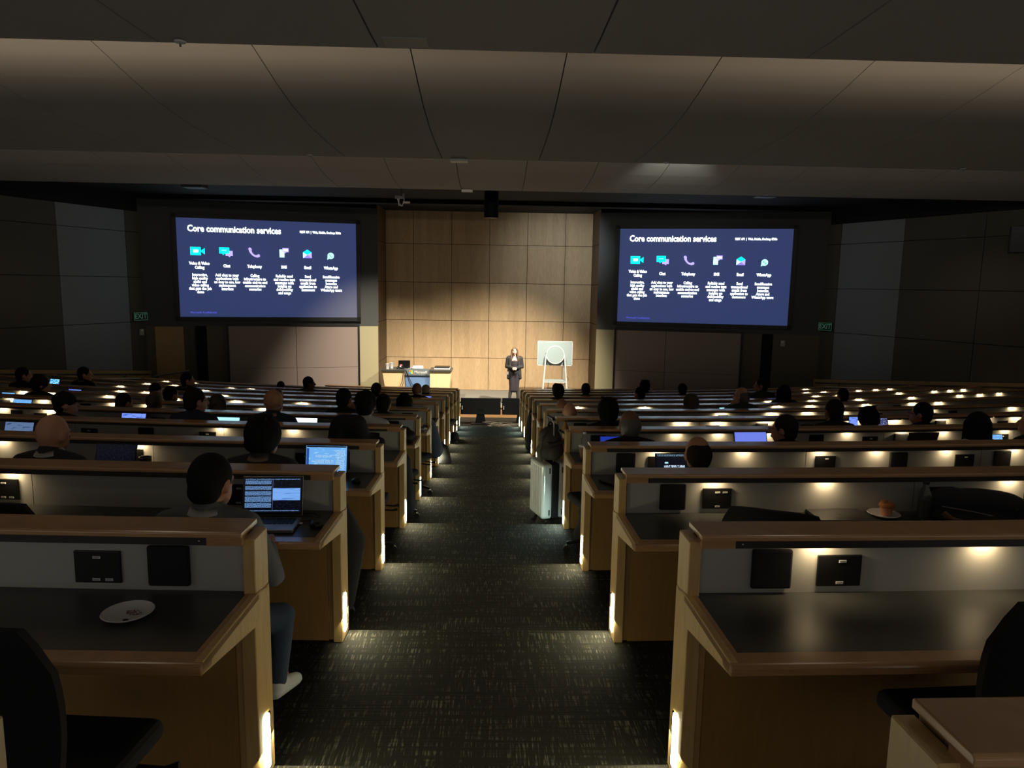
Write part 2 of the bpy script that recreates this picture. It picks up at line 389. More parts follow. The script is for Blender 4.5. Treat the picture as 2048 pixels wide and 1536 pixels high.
# side walls : fabric panels, sloping maple wainscot with a rail
def wpt(sd, y, t, z): # t: distance off the wall into the room
    b = -.4546 if sd > 0 else .4079
    nl = sqrt(1 + b * b)
    return Vector((wall_x(sd, y) - sd * t / nl, y - abs(b) * t / nl, z))
def ztop(y): return 1.2 + .1215 * (19.6 - y)
for sd in (-1, 1):
    nm = 'left' if sd < 0 else 'right'; b = .4546 if sd > 0 else .4079
    ys = [19.95, 19.36, 17.68, 15.9, 14.1, 12.3, 10.5, 8.7, 6.9, 5.1, 3.3, 1.5, -.3, -2.1, -3.9]
    if sd < 0: ys[1] = 19.33; ys[2] = 17.55
    mb = MB()
    for i, (ya, yb) in enumerate(zip(ys, ys[1:])):
        mb.mat(1 if i == 1 else 0)
        zl = [None, 2.546, 3.746, 4.946, 5.5]
        for k in range(4):
            lo = [ztop(ya), ztop(yb)] if k == 0 else [zl[k]] * 2
            if zl[k + 1] < lo[1] + .1: continue
            lo = [min(q, zl[k + 1] - .05) for q in lo]
            q = [wpt(sd, y, t, z) for t in (0, -.04) for y, z in ((ya - g, lo[0] + g), (yb + g, lo[1] + g), (yb + g, zl[k + 1] - g), (ya - g, zl[k + 1] - g))]
            mb.add(q, [(0, 1, 2, 3), (7, 6, 5, 4), (0, 4, 5, 1), (1, 5, 6, 2), (2, 6, 7, 3), (3, 7, 4, 0)])
    mb.mat(2); mb.hexa([wpt(sd, y, t, z) for z in (-.1, 7) for y, t in ((20.2, -.05), (-4, -.05), (-4, -.2), (20.2, -.2))])
    struct(mb, 'wall_' + nm, [M['wallfab'], M['wallfab_l'], M['blackmatte']])
    mb = MB()
    mb.add([wpt(sd, y, t, z) for y in (19.95, -3.9) for t, z in ((-.04, -.1), (.06, -.1), (.06, ztop(y)), (-.04, ztop(y)))],
           [(0, 1, 2, 3), (7, 6, 5, 4), (0, 4, 5, 1), (1, 5, 6, 2), (2, 6, 7, 3), (3, 7, 4, 0)])
    struct(mb, 'baseboard_' + nm, M['wain'])
    r = thing('handrail', '%s handrail sloping down along the maple wainscot of the %s wall' % ('slim brown', nm), 'handrail', wpt(sd, 16, .14, ztop(16) - .14))
    mb = MB(); mb.tube([wpt(sd, y, .14, ztop(y) - .1) for y in (19.7, 16, 12, 8)], .02); mb.build('rail', M['metal'], r, smooth=True)
    for y in (19.0, 17.5, 16.0, 14.5, 13.0, 11.5, 10.0):
        MB().tube([wpt(sd, y, .05, ztop(y) - .17), wpt(sd, y, .12, ztop(y) - .16), wpt(sd, y, .14, ztop(y) - .11)], .012, 6).build('bracket', M['metal'], r)
    r = thing('guard_panel', 'low dark guard panel with a pale top edge by the %s wall' % nm, 'panel', wpt(sd, 18.4, .3, 0))
    mb = MB(); mb.add([wpt(sd, y, t, z) for y in (19.3, 17.3) for t, z in ((.25, 0), (.29, 0), (.29, ztop(y) - .2), (.25, ztop(y) - .2))],
           [(0, 1, 2, 3), (7, 6, 5, 4), (0, 4, 5, 1), (1, 5, 6, 2), (2, 6, 7, 3), (3, 7, 4, 0)]); mb.build('board', M['dgrey'], r)
    mb = MB(); mb.add([wpt(sd, y, t, z) for y in (19.3, 17.3) for t, z in ((.24, ztop(y) - .2), (.3, ztop(y) - .2), (.3, ztop(y) - .185), (.24, ztop(y) - .185))],
           [(0, 1, 2, 3), (7, 6, 5, 4), (0, 4, 5, 1), (1, 5, 6, 2), (2, 6, 7, 3), (3, 7, 4, 0)]); mb.build('edge_trim', M['steel'], r)
# rail beside the left stage door
r = thing('handrail', 'short pale handrail in front of the warm door leaf at the left stage corner', 'handrail', (-9.0, 19.9, 0))
mb = MB(); p0, d, nr = prosc(-1)
mb.tube([p0 + d * 6.1 + nr * .35 + Vector((0, 0, 1.06)), p0 + d * 5.2 + nr * .35 + Vector((0, 0, 1.2))], .025); mb.build('rail', M['steel'], r, smooth=True)
for l in (6.0, 5.3): MB().cyl(p0 + d * l + nr * .35, p0 + d * l + nr * .35 + Vector((0, 0, 1.07 if l > 5.9 else 1.18)), .02).build('post', M['metal'], r)
# ceiling clouds (x from -15 to 15, seams every 1.2 m), black soffit beyond
def cloud(prof, bow=0, x0=-16.2, x1=16.2):
    mb = MB(); k0 = int((x0 - .6) / 1.2); st = [x0] + [.6 + 1.2 * k for k in range(k0, int((x1) / 1.2) + 1) if x0 < .6 + 1.2 * k < x1] + [x1]
    for a, b in zip(st, st[1:]):
        m = len(prof)
        q = [(x, y - bow * x * x, z) for x in (a + .005, b - .005) for y, z in prof]
        mb.add(q, [(j, (j + 1) % m, m + (j + 1) % m, m + j) for j in range(m)] + [list(range(m))[::-1], list(range(m, 2 * m))])
    mb.mat(1)
    low = prof[:PL[id(prof)]]
    for x in st[1:-1]:
        q = [(xx, y - bow * x * x, z + .035) for y, z in low for xx in (x - .02, x + .02)]
        mb.add(q, [(2 * i, 2 * i + 1, 2 * i + 3, 2 * i + 2) for i in range(len(low) - 1)])
    return mb
PL = {}
A = [(-3.9, 4.94), (0, 4.95), (3.9, 4.985), (4.16, 4.995), (4.2, 5.01), (4.2, 5.175), (4.17, 5.175), (4.17, 5.07), (3.6, 5.09), (-3.9, 5.04)]; PL[id(A)] = 5
B = [(4.9, 5.60), (5.3, 5.55), (5.8, 5.46), (6.3, 5.365), (6.8, 5.29), (7.4, 5.245), (8.2, 5.235), (9.1, 5.245), (9.2, 5.26), (9.2, 5.32), (8, 5.35), (6.5, 5.45), (4.9, 5.68)]; PL[id(B)] = 9
Cc = [(10.9, 5.90), (11.6, 5.85), (12.2, 5.77), (12.8, 5.66), (13.4, 5.595), (14.0, 5.565), (14.5, 5.565), (14.55, 5.58), (14.55, 5.63), (13.4, 5.72), (10.9, 6.0)]; PL[id(Cc)] = 8
for pf, bw in ((A, 0), (B, 0), (Cc, 0)): struct(cloud(pf, bw), 'ceiling', [M['ceiling'], M['seam']])
mb = MB(); mb.b2((-17, -4, 6.6), (17, 15.2, 6.7)); mb.b2((-17, 15.2, 5.97), (17, 23.2, 6.7)); mb.b2((-14, 22.9, -.1), (14, 23.0, 6.7)); mb.b2((-12, 19.7, 5.85), (12, 20.1, 6.0))
struct(mb, 'ceiling', M['blackmatte'])

# ================================================================== desks
LED = {1: [1.22, 1.84, 2.5], 2: [1.28, 1.92, 3.02, 3.6, -2.55, -3.2], 3: [1.29, 1.95, 2.55, 3.01, 3.59, 4.18, 4.8, -2.54, -3.6],
 4: [1.8, 2.21, 2.7, 3.51, 4.09, 4.54, 5.24, 5.9, -1.79, -2.47], 5: [2.23, 2.67, 3.24, 4.35, 4.88, 5.54, 6.15, 6.6, -5.08, -5.7],
 6: [3.17, 3.9, 4.43, 4.96, 5.36, 6.39, 7.85, -2.95, -4.58, -5.08, -6.16, -6.68], 7: [1.36, 2.4, 4.58, 5.16, 5.64, 6.17, 7.07, 7.6, -2.83, -3.87, -4.88, -6, -7.05, -7.58],
 8: [5.03, 5.9, 6.89, 8.1, 9.3, 9.85, 10.4, -4.64, -6.11, -6.63, -8.84], 9: [6.73, 7.29, 8.86, 9.88, 10.37, 10.8, -5.6, -6.67, -7.5, -8.46],
 10: [7.25, 7.72, 8.25, 8.73, 9.25, 9.7, -5.14, -5.61, -6.99, -7.7], 11: [7.3, 8.0, -7.2, -8.0]}
ORD = {0: 'nearest', 1: 'second', 2: 'third', 3: 'fourth', 4: 'fifth', 5: 'sixth', 6: 'seventh', 7: 'eighth', 8: 'ninth', 9: 'tenth', 10: 'eleventh', 11: 'twelfth'}
DESKLAB = {}
def desk(n, sd):
    F = Zn(n); SN = 'left' if sd < 0 else 'right'
    if n == 0: send = .75 + (.9 if sd > 0 else .5)
    elif n == 12: send = 4.15
    elif n == 11: send = 8.65 if sd < 0 else 8.55
    elif n == 10: send = 10.6
    elif n == 9: send = 11.35
    else: send = min(s_limit(n, sd, .7), 3.2 + n * 1.35 + 2.0)
    lab = {0: 'maple ledge end of a desk at the bottom %s corner' % SN, 12: 'short front maple desk row %s of the aisle, nearest the stage' % SN}.get(
        n, 'long maple and grey lecture desk, %s row on the %s counting from the camera' % (ORD.get(n - 1), SN))
    r = thing('lecture_desk', lab, 'desk', arc(n, sd * .75, 0, F), group='lecture desk rows %s of the aisle' % SN)
    S = lambda a: sd * a
    cb = .922 if n <= 3 else .928 if n <= 5 else .936 if n == 6 else .945
    def sw(prof, a, b, name, mat, parent=r, bevel=0, seg=1, **kw):
        m_ = MB(); m_.sweep([(o_, F + z) for o_, z in prof], n, S(a), S(b), **kw)
        return m_.build(name, mat, parent, bevel=bevel)
    rect = lambda o0, o1, z0, z1: [(o0, z0), (o1, z0), (o1, z1), (o0, z1)]
    # aisle end panel: lower leg, upper leg and the tapering bracket under the worktop
    mb = MB()
    mb.sweep([(o_, F + z) for o_, z in rect(-.155, 0, 0, .725)], n, S(.75), S(.80)); mb.sweep([(o_, F + z) for o_, z in rect(-.13, 0, .725, .936)], n, S(.752), S(.795))
    mb.sweep([(-.58, F + .702), (-.15, F + .63), (-.03, F + .69), (-.03, F + .725), (-.12, F + .742), (-.58, F + .742)], n, S(.745), S(.772))
    mb.build('end_panel', M['maple_v'], r, bevel=.003, seg=1)
    sw(rect(-.125, -.01, 0, .72), .80, .83, 'end_panel', M['maple_v'])
    # worktop
    sw(rect(-.52, -.09, .715, .738), .79, send, 'worktop', M['laminate'])
    mb = MB(); mb.sweep([(o_, F + z) for o_, z in ((-.59, .702), (-.52, .702), (-.52, .74), (-.585, .74), (-.595, .73))], n, S(.745), S(send))
    mb.sweep([(o_, F + z) for o_, z in rect(-.585, -.12, .715, .7405)], n, S(.745), S(.79)); mb.build('worktop_edge', M['maple'], r, bevel=.003, seg=1)
    # modesty panel, raised back panel, ledge
    sw(rect(-.135, -.02, 0, .72), .83, send, 'modesty_panel', M['maple_panel'])
    mb = MB(); s_ = .80
    while s_ < send - .05:
        e_ = min(2.446 if s_ < 1 else s_ + 1.45, send); mb.sweep([(o_, F + z) for o_, z in rect(-.105, -.07, .725, .95)], n, S(s_ + .002), S(e_ - .002)); s_ = e_
    mb.build('back_panel', M['greypanel'], r)
    sw(rect(-.07, -.005, .72, .94), .80, send, 'rear_panel', M['maple_panel'])
    sw([(-.16, .950), (-.003, .950), (-.003, .966), (-.008, .971), (-.153, .971), (-.16, .966)], .785, send, 'ledge', M['maple'], bevel=.003, seg=1)
    mb = MB(); mb.sweep([(o_, F + z) for o_, z in rect(-.155, -.10, cb, .951)], n, S(.787), S(.905)); mb.build('ledge_block', M['maple'], r)
    sw(rect(-.153, -.147, cb, .951), .905, send, 'light_channel', M['metal'])
    if n == 1:
        MB().ell(arc(n, S(.93), -.154, F + .937), (.004, .003, .004)).build('screw', M['chrome'], r)
    # step light recessed in the aisle face
    if n >= 1:
        mb = MB(); x = S(.7485); yc = Yn(n) - .068; hw = .026; pts = []
        for k in range(9): t = pi * k / 8; pts.append((yc + hw * cos(t), F + .228 + hw * sin(t)))
        pts += [(yc - hw, F + .035), (yc + hw, F + .035)]
        mb.prism(pts, 0, x, x + S(.003))
        lens = mb.build('step_light', M['steplight_cool'] if n >= 11 or (sd > 0 and n == 4) else M['steplight'], r)
        mb = MB(); ring = [(yc + (p[0] - yc) * 1.22, F + .13 + (p[1] - F - .13) * 1.06) for p in pts]
        q = [(x - S(.002), a, b) for a, b in pts] + [(x - S(.002), a, b) for a, b in ring]; m_ = len(pts)
        mb.add(q, [(i, (i + 1) % m_, m_ + (i + 1) % m_, m_ + i) for i in range(m_)]); mb.build('rim', M['chrome'], lens)
        cool = n >= 11 or (sd > 0 and n == 4); lx = Vector((S(.742), Yn(n) - .068, F + .15))
        q = lamp('AREA', 'step_light_glow', lx, lx + Vector((-S(.5), .02, -.42)), 3.4, (.75, 1, .93) if cool else (1, .96, .68), shape='RECTANGLE', size=.2, size_y=.05)
    # desk lights
    for x in LED.get(n, []):
        if x * sd < 0: continue
        p = arc(n, x, -.137, F + .949)
        MB().cyl(p, p - Vector((0, 0, .006)), .014, n=10).build('desk_light', M['led'], r)
        col = (1, .76, .45)
        e = .46 if n < 5 else 1.0
        o = lamp('AREA', 'desk_light_glow', p - Vector((0, 0, .012)), None, e, col, shape='RECTANGLE', size=.07 if n < 5 else .15, size_y=.014)
        o.data.spread = radians(170)
    # soft pads and socket plates on the back panel
    if 1 <= n <= 8:
        items = [('b', 1.055), ('p', 1.305), ('p', 2.6), ('b', 3.19), ('p', 3.75), ('b', 4.07), ('p', 5.2), ('b', 5.5), ('p', 6.4), ('b', 6.75)]
        for k, c in items:
            if c > send - .3: continue
            rot = Matrix.Rotation(S(c) / (YC - Yn(n)), 3, 'Z')
            if k == 'b':
                p = arc(n, S(c), -.116, F + .832); mb = MB(); mb.box(p, (.145, .022, .145), M=rot)
                q = mb.build('speaker_grille', M['blackfab'], r, bevel=.008)
            else:
                p = arc(n, S(c), -.110, F + .822); mb = MB(); mb.box(p, (.162, .010, .116), M=rot)
                q = mb.build('socket_plate', M['black'], r, bevel=.003)
                if n <= 4:
                    L = [(.0, .036), (-.005, -.044), (.04, -.044)] if sd < 0 else ([(.0, .036), (.042, .036), (.002, -.044)] if n == 2 else [(.008, .036), (.002, -.044)])
                    W = ['VIDEO', 'VOICE', 'DATA'] if sd < 0 else ['VIDEO', 'DATA', 'VOICE'] if n == 2 else ['VIDEO', 'VOICE']
                    for (lx, lz), wd in zip(L, W):
                        c_ = p + rot @ Vector((lx, -.0065, lz)); MB().box(c_, (.027, .002, .009), M=rot).build('label', M['label'], q)
                        if n <= 2:
                            t = text(wd, .0075, M['ink'], q, WM[r.name].inverted() @ (c_ + rot @ Vector((0, -.0015, 0))), rot=(pi / 2, 0, S(c) / (YC - Yn(n))), ext=.0002)
    return r
for n in range(0, 13):
    for sd in (-1, 1): desk(n, sd)

# ================================================================== projection screens
def emat(name, c, s=1.0):
    m = bpy.data.materials.new(name); m.use_nodes = True; b = m.node_tree.nodes['Principled BSDF']
    b.inputs['Base Color'].default_value = (.02, .02, .02, 1); b.inputs['Roughness'].default_value = .6
    b.inputs['Emission Color'].default_value = tuple(c[:3]) + (1,); b.inputs['Emission Strength'].default_value = s
    return m
SB = emat('slide_navy_backdrop', srgb(43, 56, 100), 1.0); b_ = SB.node_tree.nodes['Principled BSDF']; b_.inputs['Base Color'].default_value = (.10, .10, .10, 1)
SW = emat('slide_white', (.85, .97, 1), 5); SC = emat('slide_cyan', (.0, .85, .75), 2.4); SC2 = emat('slide_pale_cyan', (.35, 1, .9), 2.6)
SV = emat('slide_violet', (.30, .22, .95), 1.3); SV2 = emat('slide_lilac', (.45, .36, 1.0), 1.5); SBL = emat('slide_blue', (.10, .10, .8), 1.2); SG = emat('slide_mint', (.4, 1, .75), 1.7)
SG2 = emat('slide_green', (.05, .5, .3), 1)
SW_, SH_ = 4.80, 2.70
HEADS = ['Voice & Video\nCalling', 'Chat', 'Telephony', 'SMS', 'Email', 'WhatsApp']
BODY = ['Interactive,\nhigh quality\naudio and\nvideo calling\nthat gets the job\ndone', 'Add chat to your\napplications with\nan easy to use, low\nmaintenance\ninterface',
 'Calling\ninfrastructure to\nenable end-to-end\ncommunication\nscenarios', 'Reliably send\nand receive text\nmessages with\ninsights on\ndeliverability\nand usage',
 'Send\ntransactional\nemails from\napplication to\ncustomers', 'Send/Receive\nmessages\nbetween\nAzure and\nWhatsApp users']
CU = [.115, .262, .415, .58, .715, .85]
def screen(sd):
    p0, d, nr = prosc(sd); L = .60 + SW_ / 2 + .01
    c = p0 + d * L + nr * .06 + Vector((0, 0, 4.03)); rz = radians(13) * (-1 if sd > 0 else 1)
    r = thing('projection_screen', 'big lit screen with a navy slide, %s of the maple stage wall' % ('right' if sd > 0 else 'left'), 'screen', c, rz, 'projection screens beside the stage')
    X = lambda u: (u - .5) * SW_
    Z = lambda v: (.5 - v) * SH_
    MB().box((0, .0, 0), (SW_, .02, SH_)).build('display', SB, r, local=True)
    mb = MB()
    for a in ((0, SH_ / 2 + .055, SW_ + .22, .11), (0, -SH_ / 2 - .055, SW_ + .22, .11)): mb.box((a[0], -.01, a[1]), (a[2], .06, a[3]))
    for s in (-1, 1): mb.box((s * (SW_ / 2 + .055), -.01, 0), (.11, .06, SH_ + .2))
    mb.build('frame', M['bronze_fr'], r, local=True)
    Y = -.014
    def T(body, u, v, size, mat=SW, name='lettering', **k): 
        o = text(body, size, mat, r, (X(u), Y, Z(v)), name=name, **k); return o
    T('Core communication services', .058, .105, .245, bold=.005, align='LEFT', name='slide_title', sx=.825)
    T('REST API  |  Web, Mobile, Desktop SDKs', .675, .105, .086, bold=.002, align='LEFT', sx=.775)
    for h, u in zip(HEADS, CU):
        o = T(h, u, .475, .112, bold=.003, name='slide_heading', sx=.80)
    for b, u in zip(BODY, CU):
        k = b.count('\n') + 1; o = T(b, u, .57 + (k - 1) * .0175, .110, bold=.0012, name='slide_paragraph', sx=.80, sl=.86)
    T('Microsoft Confidential', .055, .955, .075, mat=SBL, align='LEFT', name='slide_footer')
    # icons
    def icon(): return MB()
    def fin(mb, mats, nm): return mb.build(nm, mats, r, local=True)
    def P(mb, pts, y=0): mb.add([(p[0], Y - .001 - y, p[1]) for p in pts], [list(range(len(pts)))])
    def R(mb, x0, z0, x1, z1, y=0): P(mb, [(x0, z0), (x1, z0), (x1, z1), (x0, z1)], y)
    cx, cz = X(CU[0]) - .03, Z(.33); mb = icon(); R(mb, cx - .19, cz - .11, cx + .08, cz + .11); P(mb, [(cx + .09, cz - .02), (cx + .18, cz - .085), (cx + .18, cz + .085), (cx + .09, cz + .02)]); mb.mat(1); R(mb, cx - .12, cz - .04, cx + .02, cz + .04, .002); fin(mb, [SC, SC2], 'slide_icon')
    cx, cz = X(CU[1]), Z(.33); mb = icon(); mb.mat(1); R(mb, cx - .02, cz - .11, cx + .17, cz + .03); P(mb, [(cx + .04, cz - .11), (cx + .11, cz - .11), (cx + .09, cz - .15)]); mb.mat(0); R(mb, cx - .18, cz - .05, cx + .08, cz + .12, .002); P(mb, [(cx - .11, cz - .05), (cx - .04, cz - .05), (cx - .08, cz - .09)], .002); mb.mat(2)
    for k in range(3): R(mb, cx - .11 + .045 * k, cz + .025, cx - .085 + .045 * k, cz + .05, .004)
    fin(mb, [SC, SV2, SC2], 'slide_icon')
    cx, cz = X(CU[2]), Z(.33); mb = icon(); pts = [(cx - .13, cz + .12), (cx - .10, cz + .085), (cx - .095, cz + .03), (cx - .07, cz - .02), (cx - .03, cz - .065), (cx + .02, cz - .095), (cx + .075, cz - .105), (cx + .12, cz - .085), (cx + .15, cz - .08)]
    mb.tube([(p[0], Y, p[1]) for p in pts], [.03, .042, .034, .026, .025, .026, .034, .042, .03], 12); fin(mb, SV2, 'slide_icon')
    cx, cz = X(CU[3]), Z(.325); mb = icon(); R(mb, cx - .11, cz - .13, cx + .02, cz + .09); mb.mat(1); R(mb, cx - .03, cz + .02, cx + .14, cz + .13, .002); P(mb, [(cx + .03, cz + .02), (cx + .08, cz + .02), (cx + .03, cz - .02)], .002); mb.mat(2); R(mb, cx + .0, cz + .05, cx + .11, cz + .10, .004); fin(mb, [SC2, SV2, SW], 'slide_icon')
    cx, cz = X(CU[4]), Z(.33); mb = icon(); P(mb, [(cx - .12, cz + .04), (cx, cz + .12), (cx + .12, cz + .04), (cx, cz - .03)]); mb.mat(1); P(mb, [(cx - .12, cz + .04), (cx - .12, cz - .12), (cx, cz - .03)]); mb.mat(2); P(mb, [(cx + .12, cz + .04), (cx + .12, cz - .12), (cx, cz - .03)]); mb.mat(3); P(mb, [(cx - .12, cz - .12), (cx + .12, cz - .12), (cx, cz - .03)]); fin(mb, [SC, SC2, SV2, SV], 'slide_icon')
    cx, cz = X(CU[5]), Z(.345); mb = icon(); P(mb, [(cx + .092 * cos(t), cz + .092 * sin(t)) for t in [2 * pi * i / 20 for i in range(20)]]); P(mb, [(cx - .09, cz - .03), (cx - .1, cz - .11), (cx - .03, cz - .08)]); mb.mat(1); mb.tube([(cx - .04, Y - .004, cz + .04), (cx - .025, Y - .004, cz), (cx, Y - .004, cz - .02), (cx + .04, Y - .004, cz - .035)], [.014, .008, .008, .014], 6); fin(mb, [SG, SG2], 'slide_icon')
screen(-1); screen(1)

# ================================================================== stage furniture
SY = 20.75
r = thing('lectern_desk', 'wide maple lectern with dark tops and blue middle panel on the left of the stage', 'lectern', (-2.13, SY, .3))
for x0, x1, sk in ((-3.14, -2.50, -.13), (-1.76, -1.14, .10)):
    t0, t1 = (x0, x1); b0 = x0 - sk if sk < 0 else x0; b1 = x1 if sk < 0 else x1 - sk
    MB().hexa([(b0, SY - .28, .3), (b1, SY - .28, .3), (b1, SY + .3, .3), (b0, SY + .3, .3), (t0, SY - .33, 1.17), (t1, SY - .33, 1.17), (t1, SY + .35, 1.17), (t0, SY + .35, 1.17)]).build('pedestal', M['maple_pale'], r, bevel=.006)
    MB().box(((t0 + t1) / 2, SY, 1.195), (t1 - t0 + .03, .74, .05)).build('pedestal_top', M['laminate'], r, bevel=.005)
MB().box((-2.13, SY - .20, .67), (.74, .03, .74)).build('middle_panel', pmat('slate_blue_panel', srgb(98, 128, 170), .6), r)
MB().box((-2.13, SY + .05, 1.03), (.74, .5, .03)).build('middle_shelf', M['laminate'], r)
s_ = MB().box((-2.13, SY - .25, 1.145), (.74, .012, .20)).build('sign_plate', pmat('smoked_acrylic_sign', (.16, .19, .20), .15, spec=.8), r)
for k, (c, dx, dz) in enumerate((((.85, .22, .08), 0, 1), ((.3, .6, .05), 1, 1), ((.03, .35, .8), 0, 0), ((.95, .62, .03), 1, 0))):
    MB().box((-2.34 + dx * .055, SY - .262, 1.115 + dz * .055), (.05, .006, .05)).build('logo_square', pmat('logo_colour_%d' % k, c, .4), s_)
text('Microsoft', .112, M['white'], s_, WM[r.name].inverted() @ Vector((-2.215, SY - .262, 1.14)), align='LEFT', bold=.002, sx=.86)
for x in (-2.4, -1.86): MB().cyl((x, SY - .258, 1.07), (x, SY - .27, 1.07), .012).build('standoff', M['chrome'], s_)
mb = MB()
for k in range(2): mb.tube([(-2.52 + .05 * k, SY - .34, 1.2), (-2.56 + .05 * k, SY - .36, .9), (-2.68 + .08 * k, SY - .37, .55), (-2.7 + .08 * k, SY - .37, .31)], .008, 6)
tag(mb.build('cable', M['black']), 'pair of thin black cables hanging down the left pedestal of the lectern', 'cable')
mb = MB()
for k in range(2): mb.tube([(-2.46, SY - .3, 1.22), (-2.38 + .05 * k, SY - .30, .9), (-2.22 + .08 * k, SY - .28, .55), (-2.16 + .1 * k, SY - .29, .32)], .009, 6)
tag(mb.build('cable', M['black']), 'pair of black cables crossing the blue middle panel of the lectern', 'cable')
def cup(name, lab, loc, h=.11, r0=.03, r1=.043, mat='white', lid=None, band=None, group=None, cat='cup'):
    c = thing(name, lab, cat, loc, group=group)
    MB().lathe([(r0, 0), (r1, h), (r1 + .002, h + .003), (r1 - .004, h + .002), (r0 - .003, .006), (0, .006)], n=18).build('cup_body', M[mat], c, local=True, smooth=True)
    if band: MB().lathe([(r0 + (r1 - r0) * .3 + .001, h * .3), (r0 + (r1 - r0) * .7 + .002, h * .7)], n=18, caps=False).build('sleeve', M[band], c, local=True, smooth=True)
    if lid: MB().lathe([(r1 + .003, h), (r1 + .002, h + .008), (r1 - .006, h + .016), (0, h + .016)], n=18).build('lid', M[lid], c, local=True, smooth=True)
    return c
M['kraft'] = pmat('kraft_card', (.22, .12, .06), .8); M['greycup'] = pmat('frosted_grey_cup', (.3, .3, .28), .5)
cup('paper_cup', 'white paper cup at the left end of the lectern, front one of the pair', (-3.0, SY - .2, 1.22), .15, .045, .06)
cup('paper_cup', 'white paper cup on the lectern standing just behind another white cup', (-2.9, SY - .05, 1.22), .16, .045, .06)
t = thing('desk_phone', 'small black headset lump on the lectern between the cups and the laptop', 'headset', (-2.66, SY - .12, 1.22))
mb = MB(); mb.tube([(-.07, 0, .02), (-.05, 0, .07), (0, 0, .1), (.05, 0, .07), (.07, 0, .02)], .012); mb.build('headband', M['black'], t, local=True)
for s in (-1, 1): MB().ell((s * .07, 0, .03), (.025, .04, .035)).build('earcup', M['black'], t, local=True)
t = thing('laptop', 'black laptop with pale stickers seen from behind on the lectern', 'laptop', (-2.53, SY - .08, 1.22), radians(6))
MB().box((0, .1, .01), (.34, .24, .02)).build('keyboard_base', M['black'], t, local=True, bevel=.003)
ld = MB().box((0, -.03, .13), (.34, .012, .24), M=Matrix.Rotation(radians(10), 3, 'X')).build('lid', M['black'], t, local=True, bevel=.004)
for x, z, w_, h_, c in ((-.10, .19, .10, .08, (.75, .6, .6)), (-.09, .11, .07, .045, (.7, .2, .25)), (-.11, .07, .045, .04, (.8, .8, .8))):
    MB().box((x, -.045 - (.13 - z) * .17, z), (w_, .003, h_), M=Matrix.Rotation(radians(10), 3, 'X')).build('sticker', pmat('sticker_%d' % int(z * 100), c, .5), ld, local=True)
t = thing('paper_stack', 'white paper sheets leaning behind the acrylic sign on the lectern', 'papers', (-2.12, SY - .12, 1.045))
MB().box((0, 0, .14), (.30, .03, .27)).build('sheet_pile', M['white'], t, local=True)
t = thing('document_tray', 'flat black tray with pale papers on the right end of the lectern', 'tray', (-1.42, SY, 1.22))
MB().box((0, 0, .02), (.46, .4, .03)).build('tray_base', M['white'], t, local=True, bevel=.004); MB().box((0, 0, .06), (.44, .36, .025)).build('tray_top', M['black'], t, local=True, bevel=.006)
t = thing('clutter', 'loose white cable adapters beside the laptop on the lectern', 'adapter', (-2.30, SY - .15, 1.045))
MB().box((-.05, 0, .1), (.12, .1, .2)).build('adapter_brick', M['steel'], t, local=True, bevel=.01); MB().tube([(-.05, 0, .2), (0, -.05, .23), (.06, 0, .2), (.08, .05, .1)], .01).build('lead', M['white'], t, local=True)

# collaboration display on its A-frame easel
ex, ey = 1.92, 21.0
r = thing('display_easel', 'back of a pale grey display board on a white A-frame easel, right of the presenter', 'display stand', (ex, ey, .3))
PG = pmat('pale_grey_enamel', (.27, .345, .355), .5); WH = pmat('white_enamel', (.50, .53, .52), .35)
MB().box((0, 0, 1.40), (1.02, .05, .70)).build('display_board', PG, r, local=True, bevel=.015)
mb = MB(); 
for a in ((0, .357, 1.04, .02), (0, -.357, 1.04, .02)): mb.box((a[0], 0, 1.40 + a[1]), (a[2], .06, a[3]))
for s in (-1, 1): mb.box((s * .515, 0, 1.40), (.02, .06, .72))
mb.build('board_rim', WH, r, local=True)
R90 = Matrix.Rotation(radians(90), 3, 'X')
MB().lathe([(0, .0), (.255, 0), (.255, .05), (0, .05)], (0, -.10, 1.37), 40, Matrix.Rotation(radians(90), 3, 'X')).build('round_cover', PG, r, local=True, smooth=True)
MB().lathe([(.25, .052), (.275, .052), (.275, .0), (.25, .0), (.25, .052)], (0, -.10, 1.37), 40, Matrix.Rotation(radians(90), 3, 'X'), False).build('cover_ring', WH, r, local=True, smooth=True)
for s in (-1, 1):
    MB().tube([(s * .275, -.13, 1.37), (s * .33, -.22, .7), (s * .38, -.30, .02)], [.022, .026, .024], 8).build('leg', WH, r, local=True, smooth=True)
    MB().tube([(s * .275, -.08, 1.37), (s * .30, .12, .7), (s * .34, .30, .02)], [.016, .018, .018], 8).build('leg', WH, r, local=True, smooth=True)
MB().box((0, -.10, .60), (.66, .30, .02)).build('shelf', PG, r, local=True, bevel=.004); MB().box((0, -.24, .565), (.64, .02, .03)).build('crossbar', WH, r, local=True)
for s in (-.2, .2): MB().cyl((s, -.02, .02), (s * .9, -.04, .6), .008).build('strut', M['black'], r, local=True)
MB().tube([(.28, -.1, 1.1), (.31, -.05, .85), (.42, -.1, .62), (.3, -.1, .5), (.26, -.1, .3)], .006, 6).build('lead', M['black'], r, local=True)

